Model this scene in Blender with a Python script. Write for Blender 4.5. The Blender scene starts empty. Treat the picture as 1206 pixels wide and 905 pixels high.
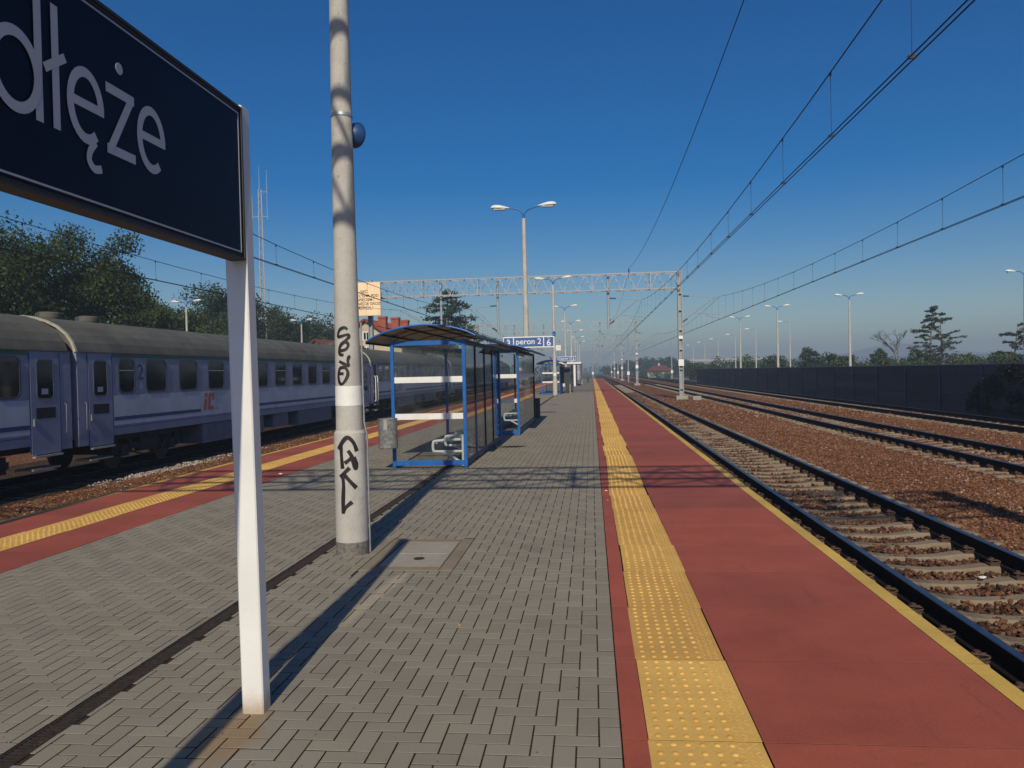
import bpy, math, random
import numpy as np
from mathutils import Vector, Matrix
R = math.radians
rnd = random.Random(7)
rng = np.random.default_rng(11)
scene = bpy.context.scene

# ------------------------------------------------------------------ camera
H = 1.65
def make_camera():
    yaw, pitch, roll = R(5.7298), R(0.8145), R(1.3)
    fwd = Vector((-math.sin(yaw)*math.cos(pitch), math.cos(yaw)*math.cos(pitch), -math.sin(pitch)))
    right = Vector((math.cos(yaw), math.sin(yaw), 0))
    up = right.cross(fwd)
    r2 = right*math.cos(roll) - up*math.sin(roll)
    u2 = up*math.cos(roll) + right*math.sin(roll)
    cam = bpy.data.cameras.new('camera')
    cam.sensor_width = 36.0
    cam.lens = 36.0*940/1206
    cam.clip_start = 0.05
    cam.clip_end = 6000
    ob = bpy.data.objects.new('camera', cam)
    m = Matrix((( r2.x, u2.x, -fwd.x, 0), (r2.y, u2.y, -fwd.y, 0), (r2.z, u2.z, -fwd.z, H), (0, 0, 0, 1)))
    ob.matrix_world = m
    scene.collection.objects.link(ob)
    scene.camera = ob
make_camera()

# ------------------------------------------------------------------ sky, sun, exposure
SUN_EL, SUN_AZ = R(36.6), R(177.5)
world = bpy.data.worlds.new('World')
scene.world = world
world.use_nodes = True
wn = world.node_tree.nodes
wn.clear()
wo = wn.new('ShaderNodeOutputWorld'); wb = wn.new('ShaderNodeBackground'); ws = wn.new('ShaderNodeTexSky')
ws.sky_type = 'NISHITA'
ws.sun_disc = False
ws.sun_elevation = SUN_EL
ws.sun_rotation = SUN_AZ
ws.altitude = 0
ws.air_density = 1.0
ws.dust_density = 0.7
ws.ozone_density = 3.0
wb.inputs['Strength'].default_value = 0.072
whs = wn.new('ShaderNodeHueSaturation'); whs.inputs['Saturation'].default_value = 1.62; whs.inputs['Hue'].default_value = .51
world.node_tree.links.new(ws.outputs[0], whs.inputs['Color'])
world.node_tree.links.new(whs.outputs[0], wb.inputs[0])
world.node_tree.links.new(wb.outputs[0], wo.inputs[0])
sun = bpy.data.lights.new('sun', 'SUN')
sun.energy = 4.1
sun.angle = R(0.55)
sun.color = (1.0, 0.89, 0.70)
so = bpy.data.objects.new('sun', sun)
scene.collection.objects.link(so)
sd = Vector((math.sin(SUN_AZ)*math.cos(SUN_EL), math.cos(SUN_AZ)*math.cos(SUN_EL), math.sin(SUN_EL)))
so.rotation_euler = sd.to_track_quat('Z', 'Y').to_euler()
so.location = (0, -40, 60)
scene.view_settings.view_transform = 'Standard'
scene.view_settings.look = 'None'
scene.view_settings.exposure = 0.0
scene.view_settings.gamma = 1.0
scene.view_settings.use_curve_mapping = False

# ------------------------------------------------------------------ material helpers
class NT:
    def __init__(s, name):
        s.m = bpy.data.materials.new(name); s.m.use_nodes = True
        s.t = s.m.node_tree; s.t.nodes.clear()
        s.out = s.n('ShaderNodeOutputMaterial')
    def n(s, typ, **kw):
        nd = s.t.nodes.new(typ)
        for k, v in kw.items(): setattr(nd, k, v)
        return nd
    def l(s, a, b): s.t.links.new(a, b)
    def val(s, sock, v):
        if hasattr(v, 'is_linked') or isinstance(v, bpy.types.NodeSocket): s.l(v, sock)
        else: sock.default_value = v
    def math(s, op, a, b=0.0, c=None, clamp=False):
        nd = s.n('ShaderNodeMath', operation=op); nd.use_clamp = clamp
        s.val(nd.inputs[0], a); s.val(nd.inputs[1], b)
        if c is not None: s.val(nd.inputs[2], c)
        return nd.outputs[0]
    def mix(s, f, a, b, blend='MIX'):
        nd = s.n('ShaderNodeMix', data_type='RGBA', blend_type=blend)
        s.val(nd.inputs[0], f); s.val(nd.inputs[6], a if not isinstance(a, tuple) else (*a, 1)[:4]); s.val(nd.inputs[7], b if not isinstance(b, tuple) else (*b, 1)[:4])
        return nd.outputs[2]
    def noise(s, scale, detail=3, rough=.6, vec=None, dim='3D'):
        nd = s.n('ShaderNodeTexNoise', noise_dimensions=dim); nd.inputs['Scale'].default_value = scale
        nd.inputs['Detail'].default_value = detail; nd.inputs['Roughness'].default_value = rough
        if vec is not None: s.l(vec, nd.inputs['Vector'])
        return nd.outputs[0]
    def ramp(s, f, stops):
        nd = s.n('ShaderNodeValToRGB'); e = nd.color_ramp.elements
        while len(e) < len(stops): e.new(0.5)
        for el, (p, c) in zip(e, stops):
            el.position = p; el.color = (*c, 1) if isinstance(c, tuple) else (c, c, c, 1)
        s.l(f, nd.inputs[0]); return nd.outputs[0]
    def smooth(s, v, a, b):
        nd = s.n('ShaderNodeMapRange', interpolation_type='SMOOTHSTEP')
        s.val(nd.inputs[0], v); nd.inputs[1].default_value = a; nd.inputs[2].default_value = b
        return nd.outputs[0]
    def pos(s):
        return s.n('ShaderNodeNewGeometry').outputs['Position']
    def rand(s):      # one number for each separate piece, joined or not
        a = s.n('ShaderNodeNewGeometry').outputs['Random Per Island']; b = s.n('ShaderNodeObjectInfo').outputs['Random']
        return s.math('FRACT', s.math('ADD', a, s.math('MULTIPLY', b, 7.31)))
    def bump(s, h, strength=.3, dist=.01):
        nd = s.n('ShaderNodeBump'); nd.inputs['Strength'].default_value = strength; nd.inputs['Distance'].default_value = dist
        s.l(h, nd.inputs['Height']); return nd.outputs[0]
    def bsdf(s, col, rough=.7, metal=0, normal=None, spec=None, **kw):
        b = s.n('ShaderNodeBsdfPrincipled')
        s.val(b.inputs['Base Color'], col if not isinstance(col, tuple) else (*col, 1)); s.val(b.inputs['Roughness'], rough); s.val(b.inputs['Metallic'], metal)
        if spec is not None: b.inputs['Specular IOR Level'].default_value = spec
        if normal is not None: s.l(normal, b.inputs['Normal'])
        for k, v in kw.items(): s.val(b.inputs[k], v)
        s.l(b.outputs[0], s.out.inputs[0]); return b

M = {}
def simple(name, col, rough=.6, metal=0, var=.12, scale=6.0, bump=0.0, bscale=40, spec=None):
    """plain paint / metal / plastic with slight wear"""
    t = NT(name)
    p = t.pos()
    f = t.noise(scale, 4, .65, p)
    dark = tuple(c*(1-var*1.6) for c in col); lite = tuple(min(1, c*(1+var)) for c in col)
    c = t.ramp(f, [(.25, dark), (.75, lite)])
    nrm = t.bump(t.noise(bscale, 3, .6, p), bump, .01) if bump else None
    r = t.math('ADD', rough-.08, t.math('MULTIPLY', f, .16))
    t.bsdf(c, r, metal, nrm, spec)
    M[name] = t.m
    return t.m

# bricks of the paving
def m_brick():
    t = NT('paving_brick'); p = t.pos(); r = t.rand()
    base = t.ramp(r, [(0, (.236, .211, .166)), (.35, (.258, .231, .183)), (.7, (.276, .247, .195)), (1, (.250, .225, .180))])
    grain = t.noise(160, 3, .7, p); blot = t.noise(1.1, 4, .6, p)
    c = t.mix(.45, base, t.ramp(grain, [(.3, .55), (.7, 1.15)]), 'MULTIPLY')
    c = t.mix(.5, c, t.ramp(blot, [(.3, .78), (.7, 1.08)]), 'MULTIPLY')
    spots = t.smooth(t.noise(9, 5, .75, p), .66, .78)
    c = t.mix(t.math('MULTIPLY', spots, .45), c, (.075, .062, .05))
    # rust wash below the sign post and a sandy streak that runs from the access cover
    sep = t.n('ShaderNodeSeparateXYZ'); t.l(p, sep.inputs[0]); x, y = sep.outputs[0], sep.outputs[1]
    wob = t.math('MULTIPLY', t.math('SUBTRACT', t.noise(7, 4, .7, p), .5), .22)
    dx = t.math('ADD', t.math('SUBTRACT', x, -1.69), wob); dy = t.math('SUBTRACT', y, 3.52)
    d2 = t.math('ADD', t.math('MULTIPLY', t.math('MULTIPLY', dx, dx), 42), t.math('MULTIPLY', t.math('MULTIPLY', dy, dy), 7))
    rust = t.math('MULTIPLY', t.math('SUBTRACT', 1, t.smooth(d2, .1, 1.0)), .55)
    c = t.mix(rust, c, (.27, .155, .06))
    sx = t.math('ABSOLUTE', t.math('ADD', t.math('SUBTRACT', x, t.math('MULTIPLY_ADD', y, .085, -2.135)), t.math('MULTIPLY', wob, .22)))
    band = t.math('MULTIPLY', t.math('SUBTRACT', 1, t.smooth(sx, .02, .075)), t.math('MULTIPLY', t.smooth(y, 4.9, 5.4), t.math('SUBTRACT', 1, t.smooth(y, 6.4, 6.6))))
    c = t.mix(t.math('MULTIPLY', band, .5), c, (.42, .355, .26))
    gv = t.n('ShaderNodeTexVoronoi'); gv.inputs['Scale'].default_value = 2.3; t.l(p, gv.inputs['Vector'])
    gum = t.math('MULTIPLY', t.math('SUBTRACT', 1, t.smooth(gv.outputs['Distance'], .020, .034)), .6); c = t.mix(gum, c, (.10, .095, .088))
    stn = t.smooth(t.noise(.9, 6, .7, p), .56, .70); c = t.mix(t.math('MULTIPLY', stn, .30), c, (.13, .105, .08))
    dust = t.smooth(t.noise(1.7, 5, .7, t.n('ShaderNodeNewGeometry').outputs['Position']), .62, .8); c = t.mix(t.math('MULTIPLY', dust, .22), c, (.36, .31, .24))
    t.bsdf(c, .85, 0, t.bump(grain, .35, .004), .25)
    M['brick'] = t.m
m_brick()
def m_joint():
    t = NT('joint_soil'); p = t.pos()
    c = t.ramp(t.noise(30, 4, .7, p), [(.3, (.022, .016, .011)), (.7, (.06, .043, .028))])
    t.bsdf(c, .95, 0, t.bump(t.noise(120, 3, .7, p), .6, .01), .1); M['joint'] = t.m
m_joint()
def m_far_paving():
    t = NT('far_paving'); p = t.pos()
    c = t.ramp(t.noise(3, 5, .7, p), [(.3, (.165, .148, .122)), (.7, (.205, .185, .155))])
    t.bsdf(c, .85, 0, None, .25); M['far_paving'] = t.m
m_far_paving()
def m_slab(name, a, b, wear):
    t = NT(name); p = t.pos(); r = t.rand()
    base = t.mix(r, a, b)
    c = t.mix(.75, base, t.ramp(t.noise(1.3, 6, .68, p), [(.25, .66), (.75, 1.18)]), 'MULTIPLY')
    c = t.mix(.35, c, t.ramp(t.noise(70, 3, .7, p), [(.3, .6), (.7, 1.15)]), 'MULTIPLY')
    st = t.smooth(t.noise(4.2, 6, .72, p), .58, .74)
    c = t.mix(t.math('MULTIPLY', st, .5), c, wear)
    mp = t.n('ShaderNodeMapping'); mp.inputs['Scale'].default_value = (3.5, .5, 1); t.l(p, mp.inputs[0])
    sc = t.smooth(t.noise(2.2, 6, .75, mp.outputs[0]), .57, .72); c = t.mix(t.math('MULTIPLY', sc, .28), c, tuple(q*.45 for q in wear))
    pale = t.smooth(t.noise(5.5, 6, .75, p), .63, .76); c = t.mix(t.math('MULTIPLY', pale, .25), c, tuple(min(1, q*1.25+.05) for q in a))
    gv = t.n('ShaderNodeTexVoronoi'); gv.inputs['Scale'].default_value = 2.9; t.l(p, gv.inputs['Vector'])
    c = t.mix(t.math('MULTIPLY', t.math('SUBTRACT', 1, t.smooth(gv.outputs['Distance'], .018, .032)), .55), c, (.06, .045, .04))
    ch = t.n('ShaderNodeTexChecker'); ch.inputs['Scale'].default_value = 46; t.l(p, ch.inputs['Vector'])
    h = t.math('ADD', t.math('MULTIPLY', ch.outputs[1], .5), t.noise(90, 3, .6, p))
    t.bsdf(c, .72, 0, t.bump(h, .35, .004), .35); M[name] = t.m
m_slab('red_slab', (.375, .088, .050), (.285, .070, .043), (.15, .052, .038))
m_slab('yellow_plate', (.74, .465, .120), (.57, .325, .085), (.38, .215, .07))
m_slab('edge_yellow', (.66, .43, .085), (.56, .37, .085), (.34, .22, .08))

def m_concrete(name, a, b, sc=3, dirt=(.10, .085, .065), amt=.4):
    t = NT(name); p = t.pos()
    c = t.ramp(t.noise(sc, 5, .65, p), [(.25, a), (.75, b)])
    c = t.mix(.4, c, t.ramp(t.noise(90, 3, .7, p), [(.3, .6), (.7, 1.15)]), 'MULTIPLY')
    c = t.mix(t.math('MULTIPLY', t.smooth(t.noise(2.3, 6, .75, p), .55, .75), amt), c, dirt)
    pit = t.smooth(t.noise(28, 2, .5, p), .70, .74)
    c = t.mix(t.math('MULTIPLY', pit, .55), c, (.13, .12, .10))
    t.bsdf(c, .85, 0, t.bump(t.noise(60, 4, .7, p), .35, .008), .25); M[name] = t.m
m_concrete('pole_concrete', (.40, .385, .355), (.54, .525, .495))
m_concrete('slab_concrete', (.19, .155, .11), (.265, .225, .165))
m_concrete('lid_concrete', (.28, .255, .21), (.35, .32, .27), 5)
m_concrete('sleeper_concrete', (.165, .125, .085), (.270, .215, .152), 2, (.10, .055, .033), .8)
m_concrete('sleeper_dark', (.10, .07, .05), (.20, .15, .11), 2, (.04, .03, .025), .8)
m_concrete('wall_concrete', (.28, .26, .22), (.36, .34, .30), 1)

def m_stone(name, stops):
    t = NT(name); p = t.pos(); r = t.rand()
    c = t.ramp(r, stops)
    c = t.mix(.5, c, t.ramp(t.noise(.55, 4, .6, p), [(.3, .70), (.7, 1.12)]), 'MULTIPLY')
    t.bsdf(c, .9, 0, None, .2); M[name] = t.m
m_stone('ballast_stone', [(0, (.085, .036, .019)), (.35, (.145, .062, .032)), (.7, (.19, .085, .044)), (.92, (.24, .135, .08)), (1, (.36, .27, .19))])
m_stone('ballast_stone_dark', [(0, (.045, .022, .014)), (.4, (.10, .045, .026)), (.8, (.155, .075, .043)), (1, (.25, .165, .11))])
m_stone('ballast_stone_white', [(0, (.12, .085, .06)), (.5, (.28, .24, .20)), (1, (.48, .45, .41))])
def m_ballast(name, a, b, d):
    t = NT(name); p = t.pos()
    v = t.n('ShaderNodeTexVoronoi'); v.inputs['Scale'].default_value = 17; t.l(p, v.inputs['Vector'])
    w = t.n('ShaderNodeTexWhiteNoise'); t.l(v.outputs['Color'], w.inputs[0])
    c = t.ramp(w.outputs[0], [(0, d), (.5, a), (1, b)])
    c = t.mix(.6, c, t.ramp(t.noise(.35, 5, .65, p), [(.3, .62), (.7, 1.15)]), 'MULTIPLY')
    t.bsdf(c, .95, 0, t.bump(v.outputs['Distance'], .9, .05), .15); M[name] = t.m
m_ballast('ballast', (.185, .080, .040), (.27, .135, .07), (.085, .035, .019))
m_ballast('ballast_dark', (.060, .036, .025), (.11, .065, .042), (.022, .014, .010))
def m_ground():
    t = NT('ground_grass'); p = t.pos()
    f = t.noise(.05, 5, .6, p); g = t.noise(2.0, 5, .7, p)
    c = t.ramp(f, [(.3, (.055, .075, .022)), (.55, (.085, .095, .035)), (.75, (.13, .115, .06))])
    c = t.mix(.6, c, t.ramp(g, [(.3, .6), (.7, 1.2)]), 'MULTIPLY')
    t.bsdf(c, .95, 0, None, .1); M['ground'] = t.m
m_ground()

# metals, paints, glass
simple('rail_side', (.016, .012, .011), .8, 0, .3, 9, .3, spec=.12)
def m_railtop():
    t = NT('rail_top'); p = t.pos()
    t.bsdf(t.ramp(t.noise(5, 3, .6, p), [(.3, (.16, .17, .19)), (.7, (.24, .25, .27))]), .45, 1.0); M['rail_top'] = t.m
m_railtop()
simple('rust_steel', (.085, .050, .034), .75, .2, .3, 20)
simple('galvanised', (.42, .44, .46), .45, .7, .16, 9)
simple('mast_grey', (.30, .32, .335), .55, .15, .12, 3)
simple('mast_pale', (.40, .41, .42), .5, .1, .1, 3)
simple('lattice_grey', (.33, .36, .40), .55, .1, .12, 3)
simple('wire', (.035, .037, .042), .6, .4, .1, 3)
simple('blue_paint', (.012, .115, .40), .38, 0, .16, 7, spec=.5)
simple('blue_paint_shaded', (.006, .020, .075), .45, 0, .16, 7, spec=.3)  # the blue frame paint again, with the shade under the roof put into its colour
simple('white_paint', (.74, .74, .72), .45, 0, .07, 5)
simple('sign_white', (.80, .80, .79), .42, 0, .04, 2)
def m_post():
    t = NT('post_white'); p = t.pos(); sep = t.n('ShaderNodeSeparateXYZ'); t.l(p, sep.inputs[0])
    c = t.ramp(t.noise(3, 4, .6, p), [(.3, (.70, .70, .69)), (.7, (.78, .78, .77))])
    z = t.math('ADD', sep.outputs[2], t.math('MULTIPLY', t.noise(14, 4, .7, p), .12))
    c = t.mix(t.math('MULTIPLY', t.math('SUBTRACT', 1, t.smooth(z, .05, .20)), .75), c, (.36, .25, .13))
    chip = t.smooth(t.noise(38, 3, .6, p), .70, .74); c = t.mix(t.math('MULTIPLY', chip, .35), c, (.30, .26, .22))
    t.bsdf(c, .42, 0, None, .4); M['post_white'] = t.m
m_post()
def m_bin():
    t = NT('bin_zinc'); p = t.pos()
    v = t.n('ShaderNodeTexVoronoi'); v.inputs['Scale'].default_value = 22; t.l(p, v.inputs['Vector'])
    c = t.mix(v.outputs['Distance'], (.12, .125, .125), (.26, .27, .275))
    c = t.mix(t.math('MULTIPLY', t.smooth(t.noise(9, 6, .75, p), .50, .66), .7), c, (.07, .065, .06))
    c = t.mix(t.math('MULTIPLY', t.smooth(t.noise(30, 4, .7, p), .62, .70), .6), c, (.55, .55, .54))
    t.bsdf(c, .6, .15, None, .3); M['bin_zinc'] = t.m
m_bin()
simple('sign_navy', (.005, .007, .024), .5, 0, .12, 3, spec=.15)
simple('sign_blue', (.045, .105, .30), .45, 0, .08, 3)
simple('name_grey', (.46, .49, .55), .55, 0, .03, 5)
simple('letter_white', (.72, .74, .78), .5, 0, .03, 5)
simple('frame_alu', (.50, .48, .46), .4, .6, .12, 6)
simple('sign_back', (.040, .034, .031), .6, 0, .12, 6)
simple('warn_cream', (.92, .68, .42), .5, 0, .05, 1)
simple('black_paint', (.014, .012, .014), .55, 0, .2, 12)
simple('black_rubber', (.018, .018, .02), .8, 0, .25, 9)
simple('lamp_head', (.72, .73, .72), .4, 0, .06, 6)
simple('lamp_glass', (.45, .47, .48), .2, 0, .05, 5)
simple('white_band', (.78, .78, .76), .5, 0, .05, 14)
simple('grey_base', (.17, .16, .15), .8, 0, .4, 28)
simple('dark_blue_plate', (.012, .06, .19), .45, 0, .1, 5)
simple('cabinet_dark', (.03, .035, .042), .55, 0, .2, 6)
simple('drain_iron', (.040, .030, .024), .75, .3, .4, 26)
simple('coach_blue', (.245, .265, .365), .45, 0, .14, 1.6, spec=.35)
simple('coach_door', (.225, .248, .355), .45, 0, .12, 2.0, spec=.35)
simple('coach_white', (.45, .495, .58), .45, 0, .12, 1.6, spec=.35)
simple('coach_stripe', (.022, .030, .16), .45, 0, .12, 2)
simple('coach_roof', (.105, .102, .082), .75, 0, .28, .9, .2, 6)
simple('coach_green', (.028, .115, .05), .5, 0, .1, 2)
simple('coach_under', (.022, .020, .020), .8, 0, .35, 5)
simple('coach_skirt', (.13, .145, .20), .55, 0, .22, 2)
simple('coach_rim', (.38, .37, .30), .6, 0, .2, 3)
simple('coach_frame', (.045, .05, .085), .35, 0, .1, 4)
simple('coach_numeral', (.03, .035, .10), .5, 0, .1, 4)
simple('logo_orange', (.50, .085, .035), .5, 0, .05, 4)
simple('logo_pale', (.34, .38, .47), .5, 0, .05, 4)
def m_pane():
    t = NT('coach_glass'); p = t.pos()
    c = t.ramp(t.noise(1.7, 3, .6, p), [(.35, (.006, .007, .008)), (.7, (.022, .021, .018))])
    t.bsdf(c, .07, 0, None, .5); M['coach_glass'] = t.m
m_pane()
def m_glass(name, tint, refl):
    t = NT(name); p = t.pos()
    tr = t.n('ShaderNodeBsdfTransparent'); tr.inputs[0].default_value = (*tint, 1)
    gl = t.n('ShaderNodeBsdfGlossy'); gl.inputs['Roughness'].default_value = .03; gl.inputs[0].default_value = (.9, .93, .95, 1)
    df = t.n('ShaderNodeBsdfDiffuse'); df.inputs[0].default_value = (.45, .45, .43, 1)
    fr = t.n('ShaderNodeFresnel'); fr.inputs[0].default_value = 1.45
    m1 = t.n('ShaderNodeMixShader'); t.l(t.math('MULTIPLY', fr.outputs[0], refl), m1.inputs[0]); t.l(tr.outputs[0], m1.inputs[1]); t.l(gl.outputs[0], m1.inputs[2])
    m2 = t.n('ShaderNodeMixShader'); t.l(t.math('MULTIPLY', t.smooth(t.noise(3, 5, .7, p), .35, .8), .045), m2.inputs[0]); t.l(m1.outputs[0], m2.inputs[1]); t.l(df.outputs[0], m2.inputs[2])
    t.l(m2.outputs[0], t.out.inputs[0]); M[name] = t.m
m_glass('shelter_glass', (.88, .90, .91), .7)
m_glass('side_glass', (.72, .75, .76), .75)
def m_poly():
    t = NT('roof_polycarbonate'); p = t.pos()
    c = t.ramp(t.noise(4, 4, .6, p), [(.3, (.17, .15, .12)), (.7, (.25, .225, .185))])
    b = t.n('ShaderNodeBsdfPrincipled'); t.l(c, b.inputs['Base Color']); b.inputs['Roughness'].default_value = .35
    tl = t.n('ShaderNodeBsdfTranslucent'); tl.inputs[0].default_value = (.38, .32, .24, 1)
    m1 = t.n('ShaderNodeMixShader'); m1.inputs[0].default_value = .55; t.l(b.outputs[0], m1.inputs[1]); t.l(tl.outputs[0], m1.inputs[2])
    t.l(m1.outputs[0], t.out.inputs[0]); M['roof_poly'] = t.m
m_poly()
def m_leaf(name, a, b, c2, tr=.35):
    t = NT(name); r = t.rand(); p = t.pos()
    c = t.ramp(r, [(0, a), (.5, b), (1, c2)])
    c = t.mix(.7, c, t.ramp(t.noise(.5, 3, .6, p), [(.3, .6), (.7, 1.3)]), 'MULTIPLY')
    d = t.n('ShaderNodeBsdfPrincipled'); t.l(c, d.inputs['Base Color']); d.inputs['Roughness'].default_value = .55; d.inputs['Specular IOR Level'].default_value = .25
    tl = t.n('ShaderNodeBsdfTranslucent'); t.l(t.mix(.5, c, (.16, .20, .03)), tl.inputs[0])
    m1 = t.n('ShaderNodeMixShader'); m1.inputs[0].default_value = tr; t.l(d.outputs[0], m1.inputs[1]); t.l(tl.outputs[0], m1.inputs[2])
    t.l(m1.outputs[0], t.out.inputs[0]); M[name] = t.m
m_leaf('leaf_deep', (.022, .040, .011), (.033, .054, .014), (.050, .072, .021), .25)
m_leaf('leaf_dark', (.008, .012, .006), (.014, .019, .009), (.024, .024, .013), .15)  # darker, browner leaf colour for the ivy
m_leaf('leaf_mid', (.034, .056, .013), (.047, .073, .018), (.068, .092, .026), .25)
m_leaf('leaf_blue', (.019, .037, .019), (.032, .056, .027), (.055, .082, .040), .2)
m_leaf('needle', (.030, .045, .020), (.050, .066, .028), (.085, .090, .045), .15)
m_leaf('twig_dry', (.06, .05, .035), (.09, .075, .05), (.12, .10, .07), .1)
simple('bark', (.075, .058, .042), .9, 0, .3, 8, .4, 20)
simple('bark_pale', (.16, .14, .115), .9, 0, .3, 8)
simple('house_wall', (.52, .43, .30), .85, 0, .12, 1.2)
simple('roof_tile', (.30, .060, .035), .8, 0, .22, 3)
simple('roof_tile_dark', (.12, .035, .028), .8, 0, .2, 2)
simple('chimney_brick', (.33, .085, .05), .85, 0, .2, 6)
def m_fence():
    t = NT('fence_panel'); p = t.pos(); r = t.rand()
    c = t.mix(r, (.026, .031, .042), (.056, .063, .080)); c = t.mix(.7, c, t.ramp(t.noise(.8, 6, .7, p), [(.25, .62), (.75, 1.25)]), 'MULTIPLY')
    sc = t.n('ShaderNodeMapping'); sc.inputs['Scale'].default_value = (1, 6, .5); t.l(p, sc.inputs[0])
    c = t.mix(t.math('MULTIPLY', t.smooth(t.noise(2, 5, .7, sc.outputs[0]), .58, .78), .35), c, (.13, .125, .115))
    t.bsdf(c, .65, 0, t.bump(t.noise(20, 3, .6, p), .2, .01), .3); M['fence_panel'] = t.m
m_fence()
simple('fence_post', (.026, .036, .070), .55, 0, .15, 3)
simple('fence_cap', (.30, .33, .36), .5, .3, .1, 3)
simple('asphalt', (.16, .155, .15), .9, 0, .15, .4)
simple('bridge_concrete', (.33, .34, .34), .8, 0, .12, .3)
simple('hill', (.10, .13, .10), .95, 0, .2, .01)
simple('grit', (.11, .065, .04), .9, 0, .5, 40)
simple('green_weed', (.07, .11, .03), .8, 0, .3, 30)

# ------------------------------------------------------------------ mesh helpers
COL = scene.collection
class MB:
    def __init__(s): s.v = []; s.f = []; s.m = []; s.sm = []
    def add(s, v, f, mi=0, smooth=False):
        o = len(s.v); s.v += [tuple(p) for p in v]
        for q in f: s.f.append(tuple(i+o for i in q)); s.m.append(mi); s.sm.append(smooth)
        return s
    def box(s, x0, x1, y0, y1, z0, z1, mi=0):
        return s.add([(x0,y0,z0),(x1,y0,z0),(x1,y1,z0),(x0,y1,z0),(x0,y0,z1),(x1,y0,z1),(x1,y1,z1),(x0,y1,z1)],
                     [(0,3,2,1),(4,5,6,7),(0,1,5,4),(1,2,6,5),(2,3,7,6),(3,0,4,7)], mi)
    def bbox(s, x0, x1, y0, y1, z0, z1, b=.005, mi=0, ms=None):
        """box with bevelled vertical and top edges"""
        def ring(i, z): 
            return [(x0+i,y0,z),(x1-i,y0,z),(x1,y0+i,z),(x1,y1-i,z),(x1-i,y1,z),(x0+i,y1,z),(x0,y1-i,z),(x0,y0+i,z)]
        def ring2(z):
            return [(x0+b,y0+b,z),(x1-b,y0+b,z),(x1-b,y0+b,z),(x1-b,y1-b,z),(x1-b,y1-b,z),(x0+b,y1-b,z),(x0+b,y1-b,z),(x0+b,y0+b,z)]
        v = ring(b, z0)+ring(b, z1-b)
        f = [tuple(range(7, -1, -1))]
        s.add(v, [(i, (i+1)%8, 8+(i+1)%8, 8+i) for i in range(8)], mi if ms is None else ms)
        v += [(x0+b,y0+b,z1),(x1-b,y0+b,z1),(x1-b,y1-b,z1),(x0+b,y1-b,z1)]
        f += [(16,17,18,19),(8,9,17,16),(10,11,18,17),(12,13,19,18),(14,15,16,19),(9,10,17),(11,12,18),(13,14,19),(15,8,16)]
        return s.add(v, f, mi)
    def cyl(s, p, q, r0, r1=None, n=10, caps=True, mi=0, smooth=True):
        r1 = r0 if r1 is None else r1
        p = Vector(p); q = Vector(q); d = (q-p).normalized()
        a = d.orthogonal().normalized(); b = d.cross(a)
        v = []
        for c, r in ((p, r0), (q, r1)):
            for i in range(n):
                t = 2*math.pi*i/n; v.append(c + a*(math.cos(t)*r) + b*(math.sin(t)*r))
        s.add(v, [(i, (i+1)%n, n+(i+1)%n, n+i) for i in range(n)], mi, smooth)
        if caps: s.add(v, [tuple(range(n-1, -1, -1)), tuple(range(n, 2*n))], mi)
        return s
    def tube(s, pts, r, n=6, mi=0, caps=True):
        pts = [Vector(p) for p in pts]; v = []; ref = None
        for k, p in enumerate(pts):
            d = (pts[min(k+1, len(pts)-1)] - pts[max(k-1, 0)]).normalized()
            if ref is None: ref = d.orthogonal().normalized()
            a = (ref - d*ref.dot(d)).normalized(); ref = a; b = d.cross(a)
            rr = r[k] if isinstance(r, (list, tuple)) else r
            for i in range(n):
                t = 2*math.pi*i/n; v.append(p + a*(math.cos(t)*rr) + b*(math.sin(t)*rr))
        f = [(k*n+i, k*n+(i+1)%n, (k+1)*n+(i+1)%n, (k+1)*n+i) for k in range(len(pts)-1) for i in range(n)]
        s.add(v, f, mi, True)
        if caps: s.add(v, [tuple(range(n-1, -1, -1)), tuple(range((len(pts)-1)*n, len(pts)*n))], mi)
        return s
    def bar(s, p, q, w, h, mi=0):
        p = Vector(p); q = Vector(q); d = (q-p).normalized()
        up = Vector((0,0,1)) if abs(d.z) < .95 else Vector((0,1,0))
        a = d.cross(up).normalized(); b = a.cross(d)
        v = []
        for c in (p, q):
            for i, j in ((-1,-1),(1,-1),(1,1),(-1,1)): v.append(c + a*(i*w/2) + b*(j*h/2))
        return s.add(v, [(3,2,1,0),(4,5,6,7),(0,1,5,4),(1,2,6,5),(2,3,7,6),(3,0,4,7)], mi)
    def lathe(s, prof, n=20, c=(0,0), mi=0, smooth=True, mis=None):
        v = [(c[0]+r*math.cos(2*math.pi*i/n), c[1]+r*math.sin(2*math.pi*i/n), z) for r, z in prof for i in range(n)]
        for k in range(len(prof)-1):
            s.add(v[k*n:(k+2)*n], [(i, (i+1)%n, n+(i+1)%n, n+i) for i in range(n)], mis[k] if mis else mi, smooth)
        s.add(v[:n], [tuple(range(n-1, -1, -1))], mis[0] if mis else mi); s.add(v[-n:], [tuple(range(n))], mis[-1] if mis else mi)
        return s
    def ext_y(s, prof, y0, y1, mi=0, mis=None, caps=True, smooth=False, closed=True):
        """(x, z) outline, anticlockwise seen from -y, pushed along y"""
        n = len(prof)
        v = [(x, y0, z) for x, z in prof] + [(x, y1, z) for x, z in prof]
        for i in range(n if closed else n-1):
            s.add([v[i], v[(i+1)%n], v[n+(i+1)%n], v[n+i]], [(0,3,2,1) if False else (0,1,2,3)], mis[i] if mis else mi, smooth)
        if caps and closed: s.add(v, [tuple(range(n-1, -1, -1)), tuple(range(n, 2*n))], mi)
        return s
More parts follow.
